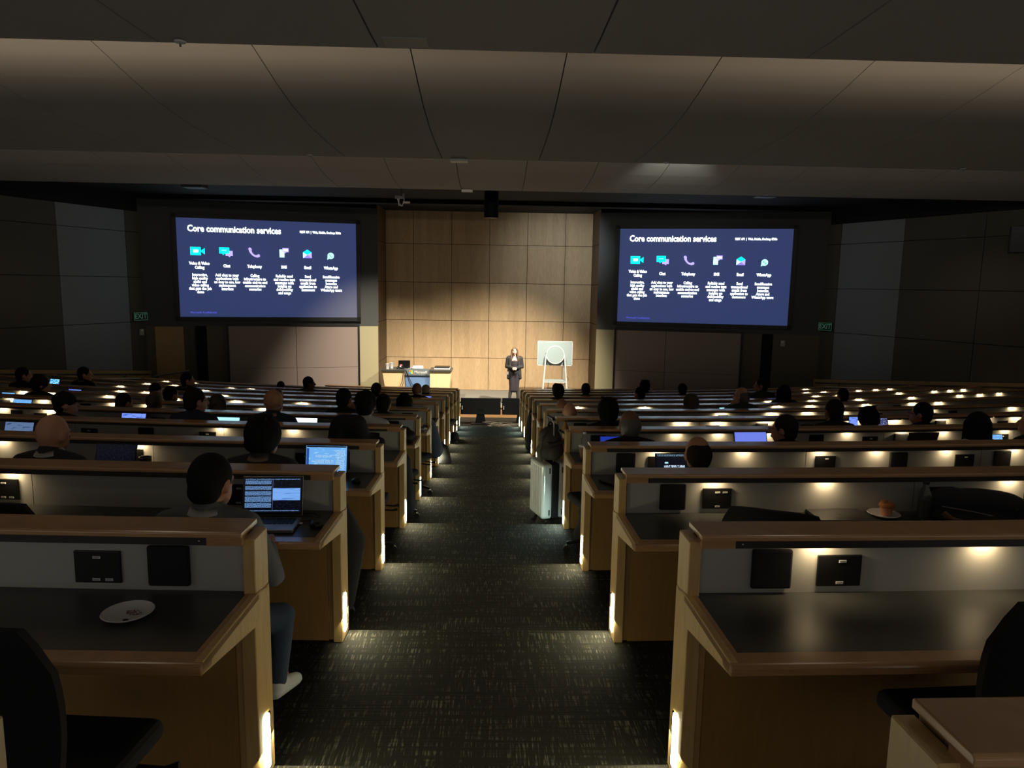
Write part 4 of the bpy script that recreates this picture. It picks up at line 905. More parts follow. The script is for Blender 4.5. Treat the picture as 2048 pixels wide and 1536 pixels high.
PEOPLE = [
 dict(lab='person in grey sweater with white collar and dark hair at the silver laptop, left foreground', x=-1.12, top=1.235, n=2, hc='black', skin='tan', cloth_='grey', pose='aisle', yaw=-.24, tilt=-.10, legs='aisle', pants='denim', shoe='white', collar='white'),
 dict(lab='person with thick black hair facing the bright document laptop, third row left', x=-1.34, top=1.285, n=3, hair='full', hc='black', cloth_='charcoal', collar='tan', yaw=-.25, tilt=-.1),
 dict(lab='bald person in dark top with pale collar at the far left of the third row', x=-2.64, top=1.28, n=3, hair='bald', skin='light', cloth_='charcoal', collar='white', yaw=-.12, tilt=-.05),
 dict(lab='person in dark baseball cap turned right, far left', x=-4.26, top=1.265, n=5, hair='cap', hc='dark', skin='light', extra=('baseball_cap', 'black'), yaw=-.75, cloth_='black'),
 dict(lab='person with dark round head bent low behind the cap wearer, left', x=-4.39, top=1.2, n=6, yaw=-.3, tilt=-.2),
 dict(lab='person with dark hair just left of the broad navy jacket', x=-4.43, top=1.24, n=7, yaw=-.3, tilt=-.1),
 dict(lab='person with brown balding head left of the navy jacket', x=-4.0, top=1.25, n=6, hair='fringe', hc='brown', skin='brown', yaw=-.2, tilt=-.25),
 dict(lab='person with dark hair peeping above the brown balding head, left', x=-5.32, top=1.22, n=8, yaw=-.2),
 dict(lab='broad person in dark navy jacket turned right beside a pale cyan laptop', x=-2.9, top=1.35, n=5, hc='dark', cloth_='navy', skin='light', yaw=-.6, glasses=True),
 dict(lab='person with wavy brown hair half hidden behind the navy jacket', x=-3.2, top=1.22, n=6, hair='bob', hc='brown', yaw=-.3, cloth_='brown'),
 dict(lab='bald person in navy sweater beside the glaring white laptop', x=-2.11, top=1.36, n=5, hair='bald', skin='tan', cloth_='navy', collar='tan', yaw=-.3),
 dict(lab='person with ruddy head directly behind the bald navy sweater', x=-2.9, top=1.27, n=7, hair='fringe', hc='dark', skin='brown', yaw=-.2),
 dict(lab='person with short dark hair by the left wainscot, outermost on the left', x=-7.75, top=1.38, n=8, yaw=-.6),
 dict(lab='person with dark tousled hair beside a small colourful phone screen, far left', x=-6.37, top=1.33, n=7, yaw=-.7, hair='curly', skin='light', hc='dark', back=1.0),
 dict(lab='person in black jacket with pale collar in profile below the pale wall panel', x=-7.49, top=1.39, n=9, yaw=-.8, skin='light', cloth_='black', collar='grey'),
 dict(lab='person in black in profile before the dark left doorway', x=-5.41, top=1.37, n=9, yaw=-.9, skin='light', cloth_='black', collar='grey'),
 dict(lab='person with small dark head low against the taupe panel, left', x=-4.48, top=1.18, n=11, yaw=-.1),
 dict(lab='person in brown jacket looking right against the pale taupe panel', x=-3.52, top=1.34, n=10, yaw=-.9, cloth_='brown', hc='black', skin='brown'),
 dict(lab='person with dark hair before the beige wall left of the lectern', x=-1.96, top=1.29, n=9, yaw=-.35, cloth_='black'),
 dict(lab='person with hand raised to the cheek above the black draped chair', x=-1.70, top=1.32, n=6, pose='chin', hc='black', cloth_='black', collar='white', yaw=-.25),
 dict(lab='person with dark curly hair and white shirt right of the black draped chair', x=-1.19, top=1.34, n=5, hair='curly', hc='black', skin='brown', cloth_='white', yaw=-.15),
 dict(lab='person with dark oval head next to the curly haired one, left of aisle', x=-1.22, top=1.27, n=6, hc='black', yaw=-.1),
 dict(lab='person with long dark hair left of the aisle, facing a small blue screen', x=-1.14, top=1.23, n=7, hair='long', hc='black', yaw=0),
 dict(lab='bald person leaning right below the lectern sign', x=-1.25, top=1.31, n=9, hair='bald', skin='brown', cloth_='black', yaw=-.4, tilt=.12),
 dict(lab='person in tan cap behind the leaning bald person', x=-1.22, top=1.22, n=10, hair='cap', extra=('knit_cap', 'tan')),
 dict(lab='person with dark head under the easel, hidden behind another dark head', x=1.41, top=1.26, n=11, cloth_='black'),
 dict(lab='person with round dark head under the easel, right of aisle', x=1.21, top=1.30, n=9, hair='full', hc='black', cloth_='black'),
 dict(lab='person with dark head before the beige wall right of the easel', x=1.87, top=1.30, n=10, hc='dark', cloth_='black', collar='grey'),
 dict(lab='person with low ruddy bald crown, farther of two right of the aisle', x=1.02, top=1.19, n=7, hair='bald', skin='tan', cloth_='black', tilt=-.3),
 dict(lab='person with low ruddy bald crown, nearer of two right of the aisle', x=.98, top=1.20, n=6, hair='bald', skin='light', cloth_='black', tilt=-.3),
 dict(lab='person with round dark head high against the right taupe panel', x=3.34, top=1.32, n=11, hair='full', hc='black', yaw=.4),
 dict(lab='person with dark hair turned left just below the head at the right taupe panel', x=2.67, top=1.27, n=9, hc='black', yaw=.5, collar='white'),
 dict(lab='person with small dark head under the middle of the right screen', x=3.81, top=1.29, n=10, hc='black'),
 dict(lab='person with big black head and black top, second from the aisle end, right', x=1.21, top=1.30, n=5, hair='full', hc='black', cloth_='black'),
 dict(lab='person in black with shaved grey head at a blue laptop, right of aisle', x=1.17, top=1.28, n=4, hair='fringe', hc='grey', skin='brown', cloth_='black', yaw=.15),
 dict(lab='person with balding crown facing the dark dashboard laptop, right', x=1.34, top=1.2, n=3, hair='fringe', hc='dark', skin='tan', cloth_='charcoal', tilt=-.2),
 dict(lab='person in olive hood, right half', x=2.82, top=1.25, n=7, hair='cap', extra=('hood', 'olive'), cloth_='olive', yaw=.3),
 dict(lab='person with grey cropped hair and glasses leaning on the left hand, olive coat', x=3.60, top=1.34, n=7, pose='chinL', hair='fringe', hc='grey', skin='light', cloth_='darkgreen', yaw=.6, glasses=True),
 dict(lab='person in blue grey shirt in left profile before the dark right doorway', x=4.96, top=1.42, n=9, yaw=.9, skin='tan', cloth_='charcoal'),
 dict(lab='person with long black hair before the right doorway pier', x=4.79, top=1.33, n=8, hair='long', hc='black'),
 dict(lab='person with glasses looking left beside the periwinkle laptop', x=2.47, top=1.24, n=4, hc='dark', skin='tan', cloth_='black', yaw=.75, glasses=True),
 dict(lab='person in black with dark brown head left of the small blue phone screen', x=3.57, top=1.30, n=5, hc='dark', skin='brown', cloth_='black'),
 dict(lab='person with small dark head low under the right EXIT sign', x=5.86, top=1.26, n=8, hc='dark'),
 dict(lab='person with glasses looking left near the code covered laptop', x=4.57, top=1.26, n=5, hc='black', skin='tan', yaw=.6, glasses=True),
 dict(lab='person with bushy black hair and white top at a light blue laptop, far right', x=4.18, top=1.25, n=4, hair='bob', hc='black', cloth_='white', yaw=-.1),
 dict(lab='person cut by the right picture edge, face turned left', x=4.74, top=1.28, n=4, hc='black', skin='light', cloth_='black', yaw=.7),
 dict(lab='person slumped low with only dark hair showing behind the code laptop', x=3.99, top=1.21, n=5, hair='full', hc='black', tilt=-.4),
]
for k, q in enumerate(PEOPLE):
    q = dict(q); lab = q['lab']
    q['clab'] = 'black office chair carrying the ' + ' '.join(lab.split()[:11])
    person(**q)

# free chairs
GC = 'empty office chairs'
chair((-1.19, 1.80, Zn(1)), radians(-4), 'empty black office chair at the left foreground desk, turned to the aisle', GC)
chair((1.62, 1.96, Zn(1)), radians(4), 'empty black office chair at the right foreground desk', GC)
chair((1.38, 3.16, Zn(2)), radians(-22), 'black office chair back showing behind the right foreground ledge', GC)
chair((-2.12, 3.2, Zn(2)), 0, 'black office chair top at the left edge behind the foreground ledge', GC)
chair((-1.14, 4.30, Zn(3)), radians(-10), 'black office chair with a dark coat on the aisle side, third row left', GC)
c5 = chair((-1.06, 5.74, Zn(4)), 0, 'black office chair draped with a black jacket, fourth row left', GC)
chair((-1.0, 8.6, Zn(6)), radians(-25), 'black office chair whose wheels poke into the left of the aisle', GC)
chair((-1.02, 7.2, Zn(5)), radians(-20), 'black office chair behind the fifth desk end left of the aisle', GC)
chair((-.96, 14.1, Zn(10)), radians(-15), 'black office chair whose wheeled foot juts into the aisle, tenth row left', GC)
chair((1.02, 5.85, Zn(4)), radians(15), 'black office chair beside the white suitcase, right of the aisle', GC)
chair((3.35, 5.66, Zn(4)), radians(10), 'black office chair right of the bespectacled person, fourth row right', GC)
def drape(lab, loc, prims, mat, name='jacket', cat='jacket', vox=.014):
    t = thing(name, lab, cat, loc); child('folded_cloth', blob(name, prims, vox, 5), mat, t); return t
BKC = cloth('cloth_black', C_['black'])
drape('black jacket draped over an office chair back, fourth row left', (-1.06, 5.45, Zn(4)), [('c', (-.06, 0, 1.19), (.06, 0, 1.19), .08, .08), ('c', (-.13, 0, .7), (-.07, 0, 1.17), .10, .08), ('c', (.13, 0, .7), (.07, 0, 1.17), .10, .08), ('e', (0, 0, .85), (.20, .09, .3)), ('c', (.1, .02, 1.08), (.24, .05, 1.04), .05, .04)], BKC)
drape('dark coat hanging from a chair down to the floor, third row left by the aisle', (-.86, 4.30, Zn(3)), [('c', (-.05, 0, .70), (.0, 0, .5), .09, .13), ('c', (.0, 0, .5), (-.02, 0, .12), .13, .08), ('c', (-.1, -.05, .8), (-.08, .02, .3), .09, .1)], BKC)
drape('dark coat heaped on the floor and chair beside the right desk end, fourth row', (.93, 6.02, Zn(4)), [('c', (.05, 0, .62), (.05, 0, .3), .13, .15), ('c', (.05, 0, .3), (.0, 0, .08), .14, .12), ('c', (-.05, 0, .1), (.1, .05, .08), .09, .08)], BKC)
drape('blue denim coat hanging into the aisle from the seventh row left', (-.78, 10.0, Zn(7)), [('c', (-.1, 0, .78), (.02, -.05, .40), .10, .13), ('c', (-.05, .1, .75), (.04, .0, .42), .07, .10)], cloth('cloth_denim', C_['denim']))
drape('black coat hanging from a chair into the aisle, fifth row left', (-.84, 7.15, Zn(5)), [('c', (-.02, 0, .62), (0, 0, .15), .09, .12), ('c', (-.08, 0, .5), (-.04, 0, .1), .08, .1)], BKC)
drape('dark hunched coat on a chair behind the right desk end, ninth row', (.82, 12.9, Zn(9)), [('c', (0, 0, .7), (-.02, 0, .25), .09, .13), ('c', (.03, 0, .3), (-.04, 0, .1), .1, .1)], BKC)
drape('black bag lump on the desk beside the bespectacled person, fourth row right', (3.02, 6.12, Zn(4) + .76), [('c', (-.12, 0, .07), (.16, 0, .07), .07, .06), ('e', (0, 0, .1), (.2, .1, .08))], BKC, 'shoulder_bag', 'bag')

# ---------------- presenter
def presenter(loc, rz):
    t = thing('person', 'person presenting on stage: long brown hair, black blazer and skirt, hands clasped', 'person', loc, rz)
    hc = V((0, 0, 1.53)); skin = pmat('fair_skin', srgb(232, 190, 166), .45)
    p = [('e', hc + V((0, .004, .0)), (.070, .086, .095)), ('e', hc + V((0, -.028, -.052)), (.050, .058, .066)), ('e', hc + V((0, -.055, -.092)), (.026, .026, .022)),
         ('c', hc + V((0, -.082, .0)), hc + V((0, -.098, -.034)), .008, .011), ('c', hc + V((-.016, -.082, -.066)), hc + V((.016, -.082, -.066)), .007, .007), ('c', hc + V((0, .01, -.08)), V((0, .012, 1.34)), .045, .052)]
    for s in (-1, 1): p += [('e', hc + V((s * .072, 0, -.015)), (.008, .017, .028)), ('e', hc + V((s * .038, -.05, -.03)), (.025, .025, .02))]
    p += [('e', (0, .0, 1.24), (.145, .09, .13)), ('e', (0, -.01, 1.06), (.12, .085, .14)), ('e', (0, 0, .90), (.16, .11, .12)), ('c', (-.14, .01, 1.335), (.14, .01, 1.335), .042, .042)]
    for s in (-1, 1):
        sh, el, wr = V((s * .18, .01, 1.32)), V((s * .215, .02, 1.07)), V((s * .05, -.185, 1.055))
        p += [('c', sh, el, .038, .033), ('c', el, wr, .032, .022)]; p += hand_prims(wr, V((-s * .75, -.55, -.15)), (0, -.5, .8), s, .9, curl=.9)
        hip, kn, an = V((s * .085, 0, .88)), V((s * .085, -.02, .47)), V((s * .12, .01, .08))
        p += [('c', hip, kn, .075, .048), ('c', kn, an + V((0, .0, .12)), .048, .040), ('c', an + V((0, 0, .12)), an, .038, .026), ('c', an + V((0, .02, -.03)), an + V((0, -.13, -.055)), .028, .022)]
    o = child('body', blob('presenter_body', p, .0085, 3), skin, t)
    e = MB()
    for s in (-1, 1): e.ell(hc + V((s * .028, -.079, .008)), (.009, .005, .0045))
    e.build('eyes', M['black'], t, local=True); MB().ell(hc + V((0, -.086, -.064)), (.020, .006, .006)).build('lips', pmat('lip_red', (.35, .08, .07), .4), t, local=True)
    mb = MB()
    for s in (-1, 1): mb.tube([hc + V((s * .014, -.084, .028)), hc + V((s * .030, -.082, .032)), hc + V((s * .046, -.07, .027))], .003, 5)
    mb.build('eyebrows', HR['brown'], t, local=True)
    ph = [('e', hc + V((0, .020, .020)), (.080, .086, .090))]
    for i in range(13):
        a = pi * i / 12; x, y = .070 * cos(a), .012 + .066 * sin(a); wv = .008 * (-1) ** i
        q = [hc + V((x, y, .03)), hc + V((x * 1.22, y * .95, -.09)), hc + V((x * 1.5 + wv, y * .85 - .015, -.19)), hc + V((x * 1.55 - wv, y * .6 - .05, -.30))]
        for (u, v_), (r0, r1) in zip(zip(q, q[1:]), ((.028, .026), (.026, .024), (.024, .012))): ph.append(('c', u, v_, r0, r1))
    for s in (-1, 1):
        q = [hc + V((s * .012, -.040, .092)), hc + V((s * .055, -.060, .060)), hc + V((s * .074, -.048, .0)), hc + V((s * .082, -.045, -.09)), hc + V((s * .098, -.062, -.18)), hc + V((s * .090, -.085, -.29))]
        for (u, v_), (r0, r1) in zip(zip(q, q[1:]), ((.018, .020), (.020, .020), (.020, .022), (.024, .024), (.024, .010))): ph.append(('c', u, v_, r0, r1))
    child('hair', blob('hair', ph, .008, 3), pmat('chestnut_hair', srgb(104, 80, 60), .5, noise=.35, nscale=120), t)
    tp = [('e', (0, -.012, 1.17), (.125, .098, .14)), ('e', (0, -.012, 1.05), (.128, .095, .14)), ('e', (0, -.02, 1.22), (.11, .095, .06))]
    child('top', blob('top', tp, .010, 4), pmat('dark_plum_top', (.035, .028, .032), .8), t)
    sk = [('e', (0, -.01, .93), (.168, .132, .14))] + [('c', (s * .060, 0, .88), (s * .065, -.01, .40), .112, .075) for s in (-1, 1)] + [('c', (0, 0, .86), (0, -.01, .40), .10, .078)]
    child('skirt', blob('skirt', sk, .012, 5), pmat('charcoal_skirt', (.03, .027, .033), .75, noise=.3, nscale=14), t)
    tg = []
    for s in (-1, 1): tg += [('c', (s * .085, -.02, .50), (s * .12, .01, .20), .058, .050), ('c', (s * .12, .01, .20), (s * .12, .01, .08), .050, .036)]
    child('tights', blob('tights', tg, .009, 3), pmat('sheer_black_tights', (.05, .045, .045), .6), t)
    for s in (-1, 1): child('shoe', blob('shoe', [('c', (s * .12, .03, .035), (s * .12, -.13, .022), .032, .026)], .008, 3), M['black'], t)
    bz = [('e', (0, .035, 1.20), (.178, .098, .16)), ('e', (0, .04, 1.02), (.155, .095, .16)), ('c', (-.165, .012, 1.345), (.165, .012, 1.345), .050, .050)]
    for s in (-1, 1):
        sh, el, wr = V((s * .185, .01, 1.315)), V((s * .225, .02, 1.07)), V((s * .07, -.17, 1.06))
        bz += [('c', V((s * .06, -.055, 1.37)), V((s * .125, -.075, 1.12)), .018, .024)]; bz += [('c', sh, el, .060, .052), ('c', el, wr, .052, .040), ('c', (s * .125, -.035, 1.30), (s * .135, -.05, .86), .050, .060), ('c', (s * .12, .05, 1.0), (s * .14, .03, .80), .08, .075), ('c', (s * .14, -.05, .95), (s * .165, -.045, .76), .05, .055), ('c', (s * .12, .06, .95), (s * .14, .06, .76), .07, .07)]
    child('blazer', blob('blazer', bz, .012, 4), pmat('black_blazer', (.022, .022, .025), .8, noise=.2, nscale=60), t)
    b = MB().box((-.17, -.085, .90), (.05, .006, .085), rz=.3).build('badge', M['white'], t, local=True)
    MB().box((.0, -.215, 1.05), (.035, .07, .02)).build('presentation_remote', M['black'], t, local=True, bevel=.004)
    return t
presenter((.69, 20.2, .3), radians(0))

# ================================================================== things on the desks
def scr_code(name, bg, a, scale, thr=.52, es=1.3, second=None):
    """self-lit laptop picture: rows of small marks on a plain ground"""
    m = bpy.data.materials.new(name); m.use_nodes = True; nt = m.node_tree; b = nt.nodes['Principled BSDF']
    b.inputs['Base Color'].default_value = (.01, .01, .01, 1); b.inputs['Roughness'].default_value = .3
    tc = nt.nodes.new('ShaderNodeTexCoord'); mp = nt.nodes.new('ShaderNodeMapping'); mp.inputs['Scale'].default_value = scale
    nz = nt.nodes.new('ShaderNodeTexNoise'); nz.inputs['Scale'].default_value = 1; nz.inputs['Detail'].default_value = 1
    mt = nt.nodes.new('ShaderNodeMath'); mt.operation = 'GREATER_THAN'; mt.inputs[1].default_value = thr
    mx = nt.nodes.new('ShaderNodeMix'); mx.data_type = 'RGBA'; mx.inputs[6].default_value = tuple(bg) + (1,); mx.inputs[7].default_value = tuple(a) + (1,)
    nt.links.new(tc.outputs['Object'], mp.inputs[0]); nt.links.new(mp.outputs[0], nz.inputs['Vector']); nt.links.new(nz.outputs['Fac'], mt.inputs[0])
    nt.links.new(mt.outputs[0], mx.inputs[0]); nt.links.new(mx.outputs[2], b.inputs['Emission Color']); b.inputs['Emission Strength'].default_value = es
    return m
SCR = {'doc': scr_code('screen_document', srgb(130, 185, 235)[:3], srgb(105, 150, 205)[:3], (60, 1, 140), .60, 1.0),
 'dark': scr_code('screen_dark_navy', (.003, .005, .014), (.012, .018, .05), (60, 1, 160), .58, .35), 'blue': scr_code('screen_blue', srgb(120, 150, 240)[:3], srgb(70, 95, 200)[:3], (14, 1, 60), .58, 1.1),
 'steel': scr_code('screen_steel_blue', srgb(95, 120, 160)[:3], srgb(60, 80, 120)[:3], (14, 1, 60), .6, .9), 'cyan': emat('screen_cyan', (.35, .85, 1), 1.5), 'white': emat('screen_white', (.85, .95, 1), 2.2),
 'sky': scr_code('screen_sky', srgb(110, 175, 240)[:3], srgb(150, 205, 250)[:3], (20, 1, 90), .6, 1.0), 'royal': emat('screen_royal_blue', srgb(28, 52, 160), 1.0), 'peri': scr_code('screen_periwinkle', srgb(112, 130, 232)[:3], srgb(90, 105, 205)[:3], (30, 1, 90), .68, 1.0),
 'code': scr_code('screen_code', (.03, .035, .09), srgb(150, 160, 220)[:3], (50, 1, 150), .58, 1.0), 'color': scr_code('screen_bright_mosaic', (.02, .2, .7), (.3, .8, 1), (40, 1, 40), .5, 1.2)}
def laptop(lab, n, x, w_, kind, top=None, off=-.30, rz=0, tilt=17, shell='black', name='laptop', h=None, cat='laptop', base=True, lift=0):
    R = YC - Yn(n); s = R * asin(x / R); p = arc(n, s, off, Zn(n) + .7405 + lift); t = thing(name, lab, cat, p, s / R + rz)
    sh = {'black': M['black'], 'silver': pmat('champagne_aluminium', (.35, .31, .28), .35, metal=.7), 'grey': pmat('grey_shell', (.06, .06, .065), .5)}[shell]
    h = h or w_ * .66; T = Matrix.Rotation(radians(-tilt), 3, 'X')
    if base:
        b = MB().box((0, -h * .5, .008), (w_, h, .016)).build('keyboard_base', sh, t, local=True, bevel=.004); k = MB()
        for i in range(13):
            for j in range(5): k.box((-w_ * .43 + w_ * .86 * (i + .5) / 13, -h * .12 - h * .085 * (j + .5), .0175), (w_ * .054, h * .066, .003))
        k.build('keys', M['black'], b, local=True); MB().box((0, -h * .78, .0165), (w_ * .36, h * .28, .001)).build('touchpad', sh, b, local=True, bevel=.002)
    lid = MB().box(T @ V((0, .004, h / 2 + .01)) + V((0, 0, .012)), (w_, .007, h), M=T).build('lid', sh, t, local=True, bevel=.002)
    d_ = MB().box((0, 0, 0), (w_ * .94, .001, h * .88)); o = d_.build('display', SCR[kind], lid, local=True)
    bz = MB().box(T @ V((0, -.0008, h / 2 + .01)) + V((0, 0, .012)), (w_ * .985, .002, h * .97), M=T).build('bezel', M['black'], lid, local=True)
    o.location = T @ V((0, -.003, h / 2 + .014)) + V((0, 0, .012)); o.rotation_euler = (radians(-tilt), 0, 0)
    return t, lid, o, T, h, w_
# the silver laptop with console windows
t, lid, disp, T, h, w_ = laptop('silver laptop showing console text and a light blue table, left foreground', 2, -1.075, .31, 'dark', off=-.275, rz=radians(4), shell='silver', tilt=14, h=.205)
CON = scr_code('console_text', (.004, .008, .02), srgb(120, 165, 225)[:3], (420, 1, 330), .51, 1.0); TAB = scr_code('table_rows', srgb(120, 170, 240)[:3], srgb(80, 120, 200)[:3], (8, 1, 260), .6, 1.0)
def patch(u0, u1, v0, v1, mat, nm, y=-.0012):
    return MB().box(((u0 + u1) / 2 * w_ * .47, y, (v0 + v1) / 2 * h * .44), ((u1 - u0) * w_ * .47, .0006, (v1 - v0) * h * .44)).build(nm, mat, disp, local=True)
for a, b in ((.62, .84), (.30, .52), (-.02, .22), (-.40, -.08 - .0)): patch(-.97, -.05, a, b, CON, 'console_window')
patch(-.97, -.05, -.72, -.45, CON, 'console_window'); patch(.0, .97, -.30, .40, TAB, 'table_window')
patch(-.97, .95, .88, .93, CON, 'menu_bar'); patch(-.97, .95, -.92, -.87, CON, 'task_bar'); MB().box((0, -.001, 0), (.0015, .0006, h * .8)).build('divider', emat('screen_line', (.1, .15, .3), 1), disp, local=True)
t, lid, disp, T, h, w_ = laptop('black laptop with a bright light blue document page, third row left', 3, -1.12, .31, 'sky', off=-.27, h=.215, tilt=12)
DOCP = scr_code('page_text', srgb(150, 200, 245)[:3], srgb(70, 100, 150)[:3], (120, 1, 260), .60, 1.0)
patch(-.98, -.86, -1, .8, emat('screen_sidebar', srgb(40, 80, 160), 1), 'side_bar'); patch(-.98, .98, .88, .99, emat('screen_topbar', (.004, .006, .012), 1), 'title_bar'); patch(-.55, .35, .1, .3, DOCP, 'page_text'); patch(-.55, .35, -.35, -.05, DOCP, 'page_text'); patch(.45, .9, -.8, .7, DOCP, 'page_text')
laptop('black laptop with nearly dark navy screen beside a black mug, third row left', 3, -2.63, .30, 'dark', off=-.30)
laptop('laptop with steel blue screen at the far left of the fourth row', 4, -4.32, .30, 'steel')
laptop('laptop with a blue window, fifth row left before the cap wearer', 5, -3.94, .30, 'blue')
laptop('laptop with pale cyan screen at the elbow of the navy jacket', 5, -2.86, .28, 'cyan')
laptop('laptop with glaring white screen right of the bald navy sweater', 5, -1.99, .27, 'white', h=.2)
laptop('laptop with light blue screen, sixth row far left', 6, -6.3, .3, 'sky')
laptop('laptop with thin lilac screen glimpse between heads, sixth row left', 6, -3.34, .24, 'code')
laptop('laptop with a light blue strip of screen, seventh row at the left edge', 7, -7.62, .26, 'sky')
laptop('laptop with a lilac white strip of screen, eighth row left', 8, -7.36, .28, 'blue')
laptop('tablet with bright blue mosaic picture in front of the far left heads', 9, -8.6, .25, 'color', h=.17, off=-.5, lift=.13, base=False, name='tablet', cat='tablet')
laptop('laptop with blue screen beside the leaning bald person', 9, -1.17, .24, 'blue', h=.24, off=-.42, tilt=10)
laptop('small laptop with royal blue screen before the long haired person, left', 7, -1.03, .16, 'blue', h=.2, off=-.4)
t, lid, disp, T, h, w_ = laptop('laptop with dark dashboard picture partly behind a balding head, right', 3, 1.37, .26, 'dark', off=-.29, h=.18)
patch(-.97, .97, .80, .98, scr_code('screen_header', (.01, .03, .06), (.25, .4, .5), (160, 1, 200), .55, 1.0), 'menu_bar'); patch(-.55, .7, -.45, .0, scr_code('screen_chart', (.03, .06, .12), (.5, .6, .7), (90, 1, 60), .5, 1.0), 'chart'); patch(-.5, -.3, .15, .28, SCR['cyan'], 'heading'); patch(-.45, -.1, -.85, -.65, SCR['sky'], 'button')
laptop('laptop with royal blue screen half hidden by the grey shaved head', 4, 1.17, .26, 'royal')
laptop('laptop with bright periwinkle screen, fourth row right', 4, 2.46, .325, 'peri')
laptop('laptop with cyan and white screen before the leaning person, right', 7, 3.54, .15, 'cyan', h=.22, off=-.45)
laptop('tablet with a small white strip left of the olive hood', 7, 2.82, .11, 'white', h=.14, off=-.5, lift=.06, base=False, name='tablet', cat='tablet')
laptop('laptop with thin pale screen strip, ninth row right', 9, 3.25, .28, 'blue', h=.22, off=-.45, tilt=12)
laptop('phone sized blue screen right of a dark brown head', 5, 4.07, .11, 'blue', h=.16, name='tablet', cat='tablet', tilt=10, off=-.5, lift=.12, base=False)
laptop('laptop with lines of light code text, fifth row right', 5, 4.5, .345, 'code')
laptop('laptop with light blue screen beside bushy black hair, far right', 4, 4.93, .24, 'sky')
laptop('tablet showing a small blue picture before the dark left doorway', 10, -6.05, .14, 'blue', h=.14, off=-.5, lift=.08, base=False, name='tablet', cat='tablet')
def desk_at(n, x, off=-.35): R = YC - Yn(n); s = R * asin(x / R); return arc(n, s, off, Zn(n) + .741), s / R
def closed(lab, n, x, off, w_, d, rz, mat): p, a = desk_at(n, x, off); t = thing('laptop', lab, 'laptop', p, a + rz); MB().box((0, 0, .005), (w_, d, .01)).build('keyboard_base', mat, t, local=True, bevel=.003); MB().box((0, 0, .0135), (w_, d, .006)).build('lid', mat, t, local=True, bevel=.002); return t
GS = pmat('space_grey_aluminium', (.09, .085, .085), .35, metal=.6)
t = closed('closed dark grey laptop lying on the right desk beside a white plate', 2, 1.96, -.20, .30, .21, radians(-4), GS)
MB().ell((.0, .0, .0166), (.016, .018, .0008)).build('logo', pmat('dark_logo', (.02, .02, .02), .3), t, local=True)
t = thing('laptop', 'open laptop with its grey back towards the camera, fourth row right', 'laptop', desk_at(4, 4.15, -.25)[0], desk_at(4, 4.15)[1])
MB().box((0, .08, .008), (.32, .22, .016)).build('keyboard_base', GS, t, local=True, bevel=.003); MB().box((0, -.04, .115), (.32, .008, .21), M=Matrix.Rotation(radians(15), 3, 'X')).build('lid', GS, t, local=True, bevel=.003)
def plate(lab, n, x, off, rr=.08, crumbs=True):
    p, a = desk_at(n, x, off); t = thing('paper_plate', lab, 'plate', p, 0)
    MB().lathe([(0, .004), (rr * .66, .004), (rr * .8, .010), (rr * .97, .017), (rr, .015), (rr * .8, .005), (rr * .6, 0), (0, 0)], n=40).build('dish', pmat('white_paper_plate', (.62, .60, .58), .6), t, local=True, smooth=True)
    if crumbs:
        mb = MB(); rr_ = random.Random(2)
        for i in range(60): a_ = rr_.uniform(.2, 2.2); q = rr * .5 * rr_.random() ** .5; mb.ell((q * cos(a_) + .004, q * sin(a_) - .01, .005), (rr_.uniform(.001, .004), rr_.uniform(.001, .003), .001), nu=5, nv=4)
        tag(mb.build('food_smear', pmat('berry_smear', (.22, .08, .08), .5), t, local=True), kind='stuff'); MB().ell((.02, -.055, .012), (.010, .004, .004), nu=8, nv=6).build('berry', pmat('dark_berry', (.01, .01, .03), .4), t, local=True)
    return t
plate('empty white paper plate with pink smears on the left foreground desk', 1, -1.10, -.305, .079)
plate('white paper plate under a muffin on the right desk', 2, 2.225, -.185, .085, False)
t = thing('muffin', 'orange brown half eaten muffin on a white plate, right', 'muffin', desk_at(2, 2.235, -.19)[0] + V((0, 0, .006)))
MB().lathe([(0, 0), (.026, 0), (.036, .045), (.037, .05)], n=28).build('paper_case', pmat('muffin_case', srgb(196, 138, 110), .8, bump=.4, nscale=90), t, local=True, smooth=True)
MB().ell((0, 0, .055), (.042, .04, .024)).ell((-.018, 0, .072), (.018, .02, .014)).build('crumb_top', pmat('muffin_top', srgb(186, 120, 78), .9, noise=.3, nscale=120, bump=.6), t, local=True, smooth=True)
# dark navy duffel on the right desk
p, a = desk_at(2, 2.68, -.28); t = thing('duffel_bag', 'bulging dark navy duffel bag with tan strap lying on the right desk', 'bag', p, a)
NV = cloth('navy_nylon', (.012, .014, .02))
child('bag_body', blob('bag', [('e', (0, .02, .085), (.27, .12, .085)), ('e', (.12, .0, .08), (.17, .14, .08)), ('e', (-.12, .03, .09), (.15, .10, .085)), ('e', (0, -.03, .04), (.28, .14, .045))], .012, 5), NV, t)
MB().tube([(-.24, -.06, .10), (-.1, -.115, .085), (.05, -.14, .055), (.18, -.15, .04)], .004, 6).build('zip', M['steel'], t, local=True)
MB().tube([(-.245, -.08, .07), (-.22, -.115, .045), (-.1, -.16, .02), (.02, -.19, .012)], [.018, .016, .012, .010], 8).build('strap', pmat('tan_leather', (.20, .09, .05), .6), t, local=True, smooth=True)
MB().tube([(.1, -.13, .075), (.13, -.13, .10), (.2, -.10, .10), (.24, -.08, .09)], .004, 6).build('pocket_piping', M['metal'], t, local=True); MB().box((.03, -.165, .03), (.03, .004, .02)).build('tag', M['label'], t, local=True)
M['clear'] = pmat('clear_plastic', (.75, .78, .78), .08, trans=.92); M['clear'].node_tree.nodes['Principled BSDF'].inputs['IOR'].default_value = 1.2
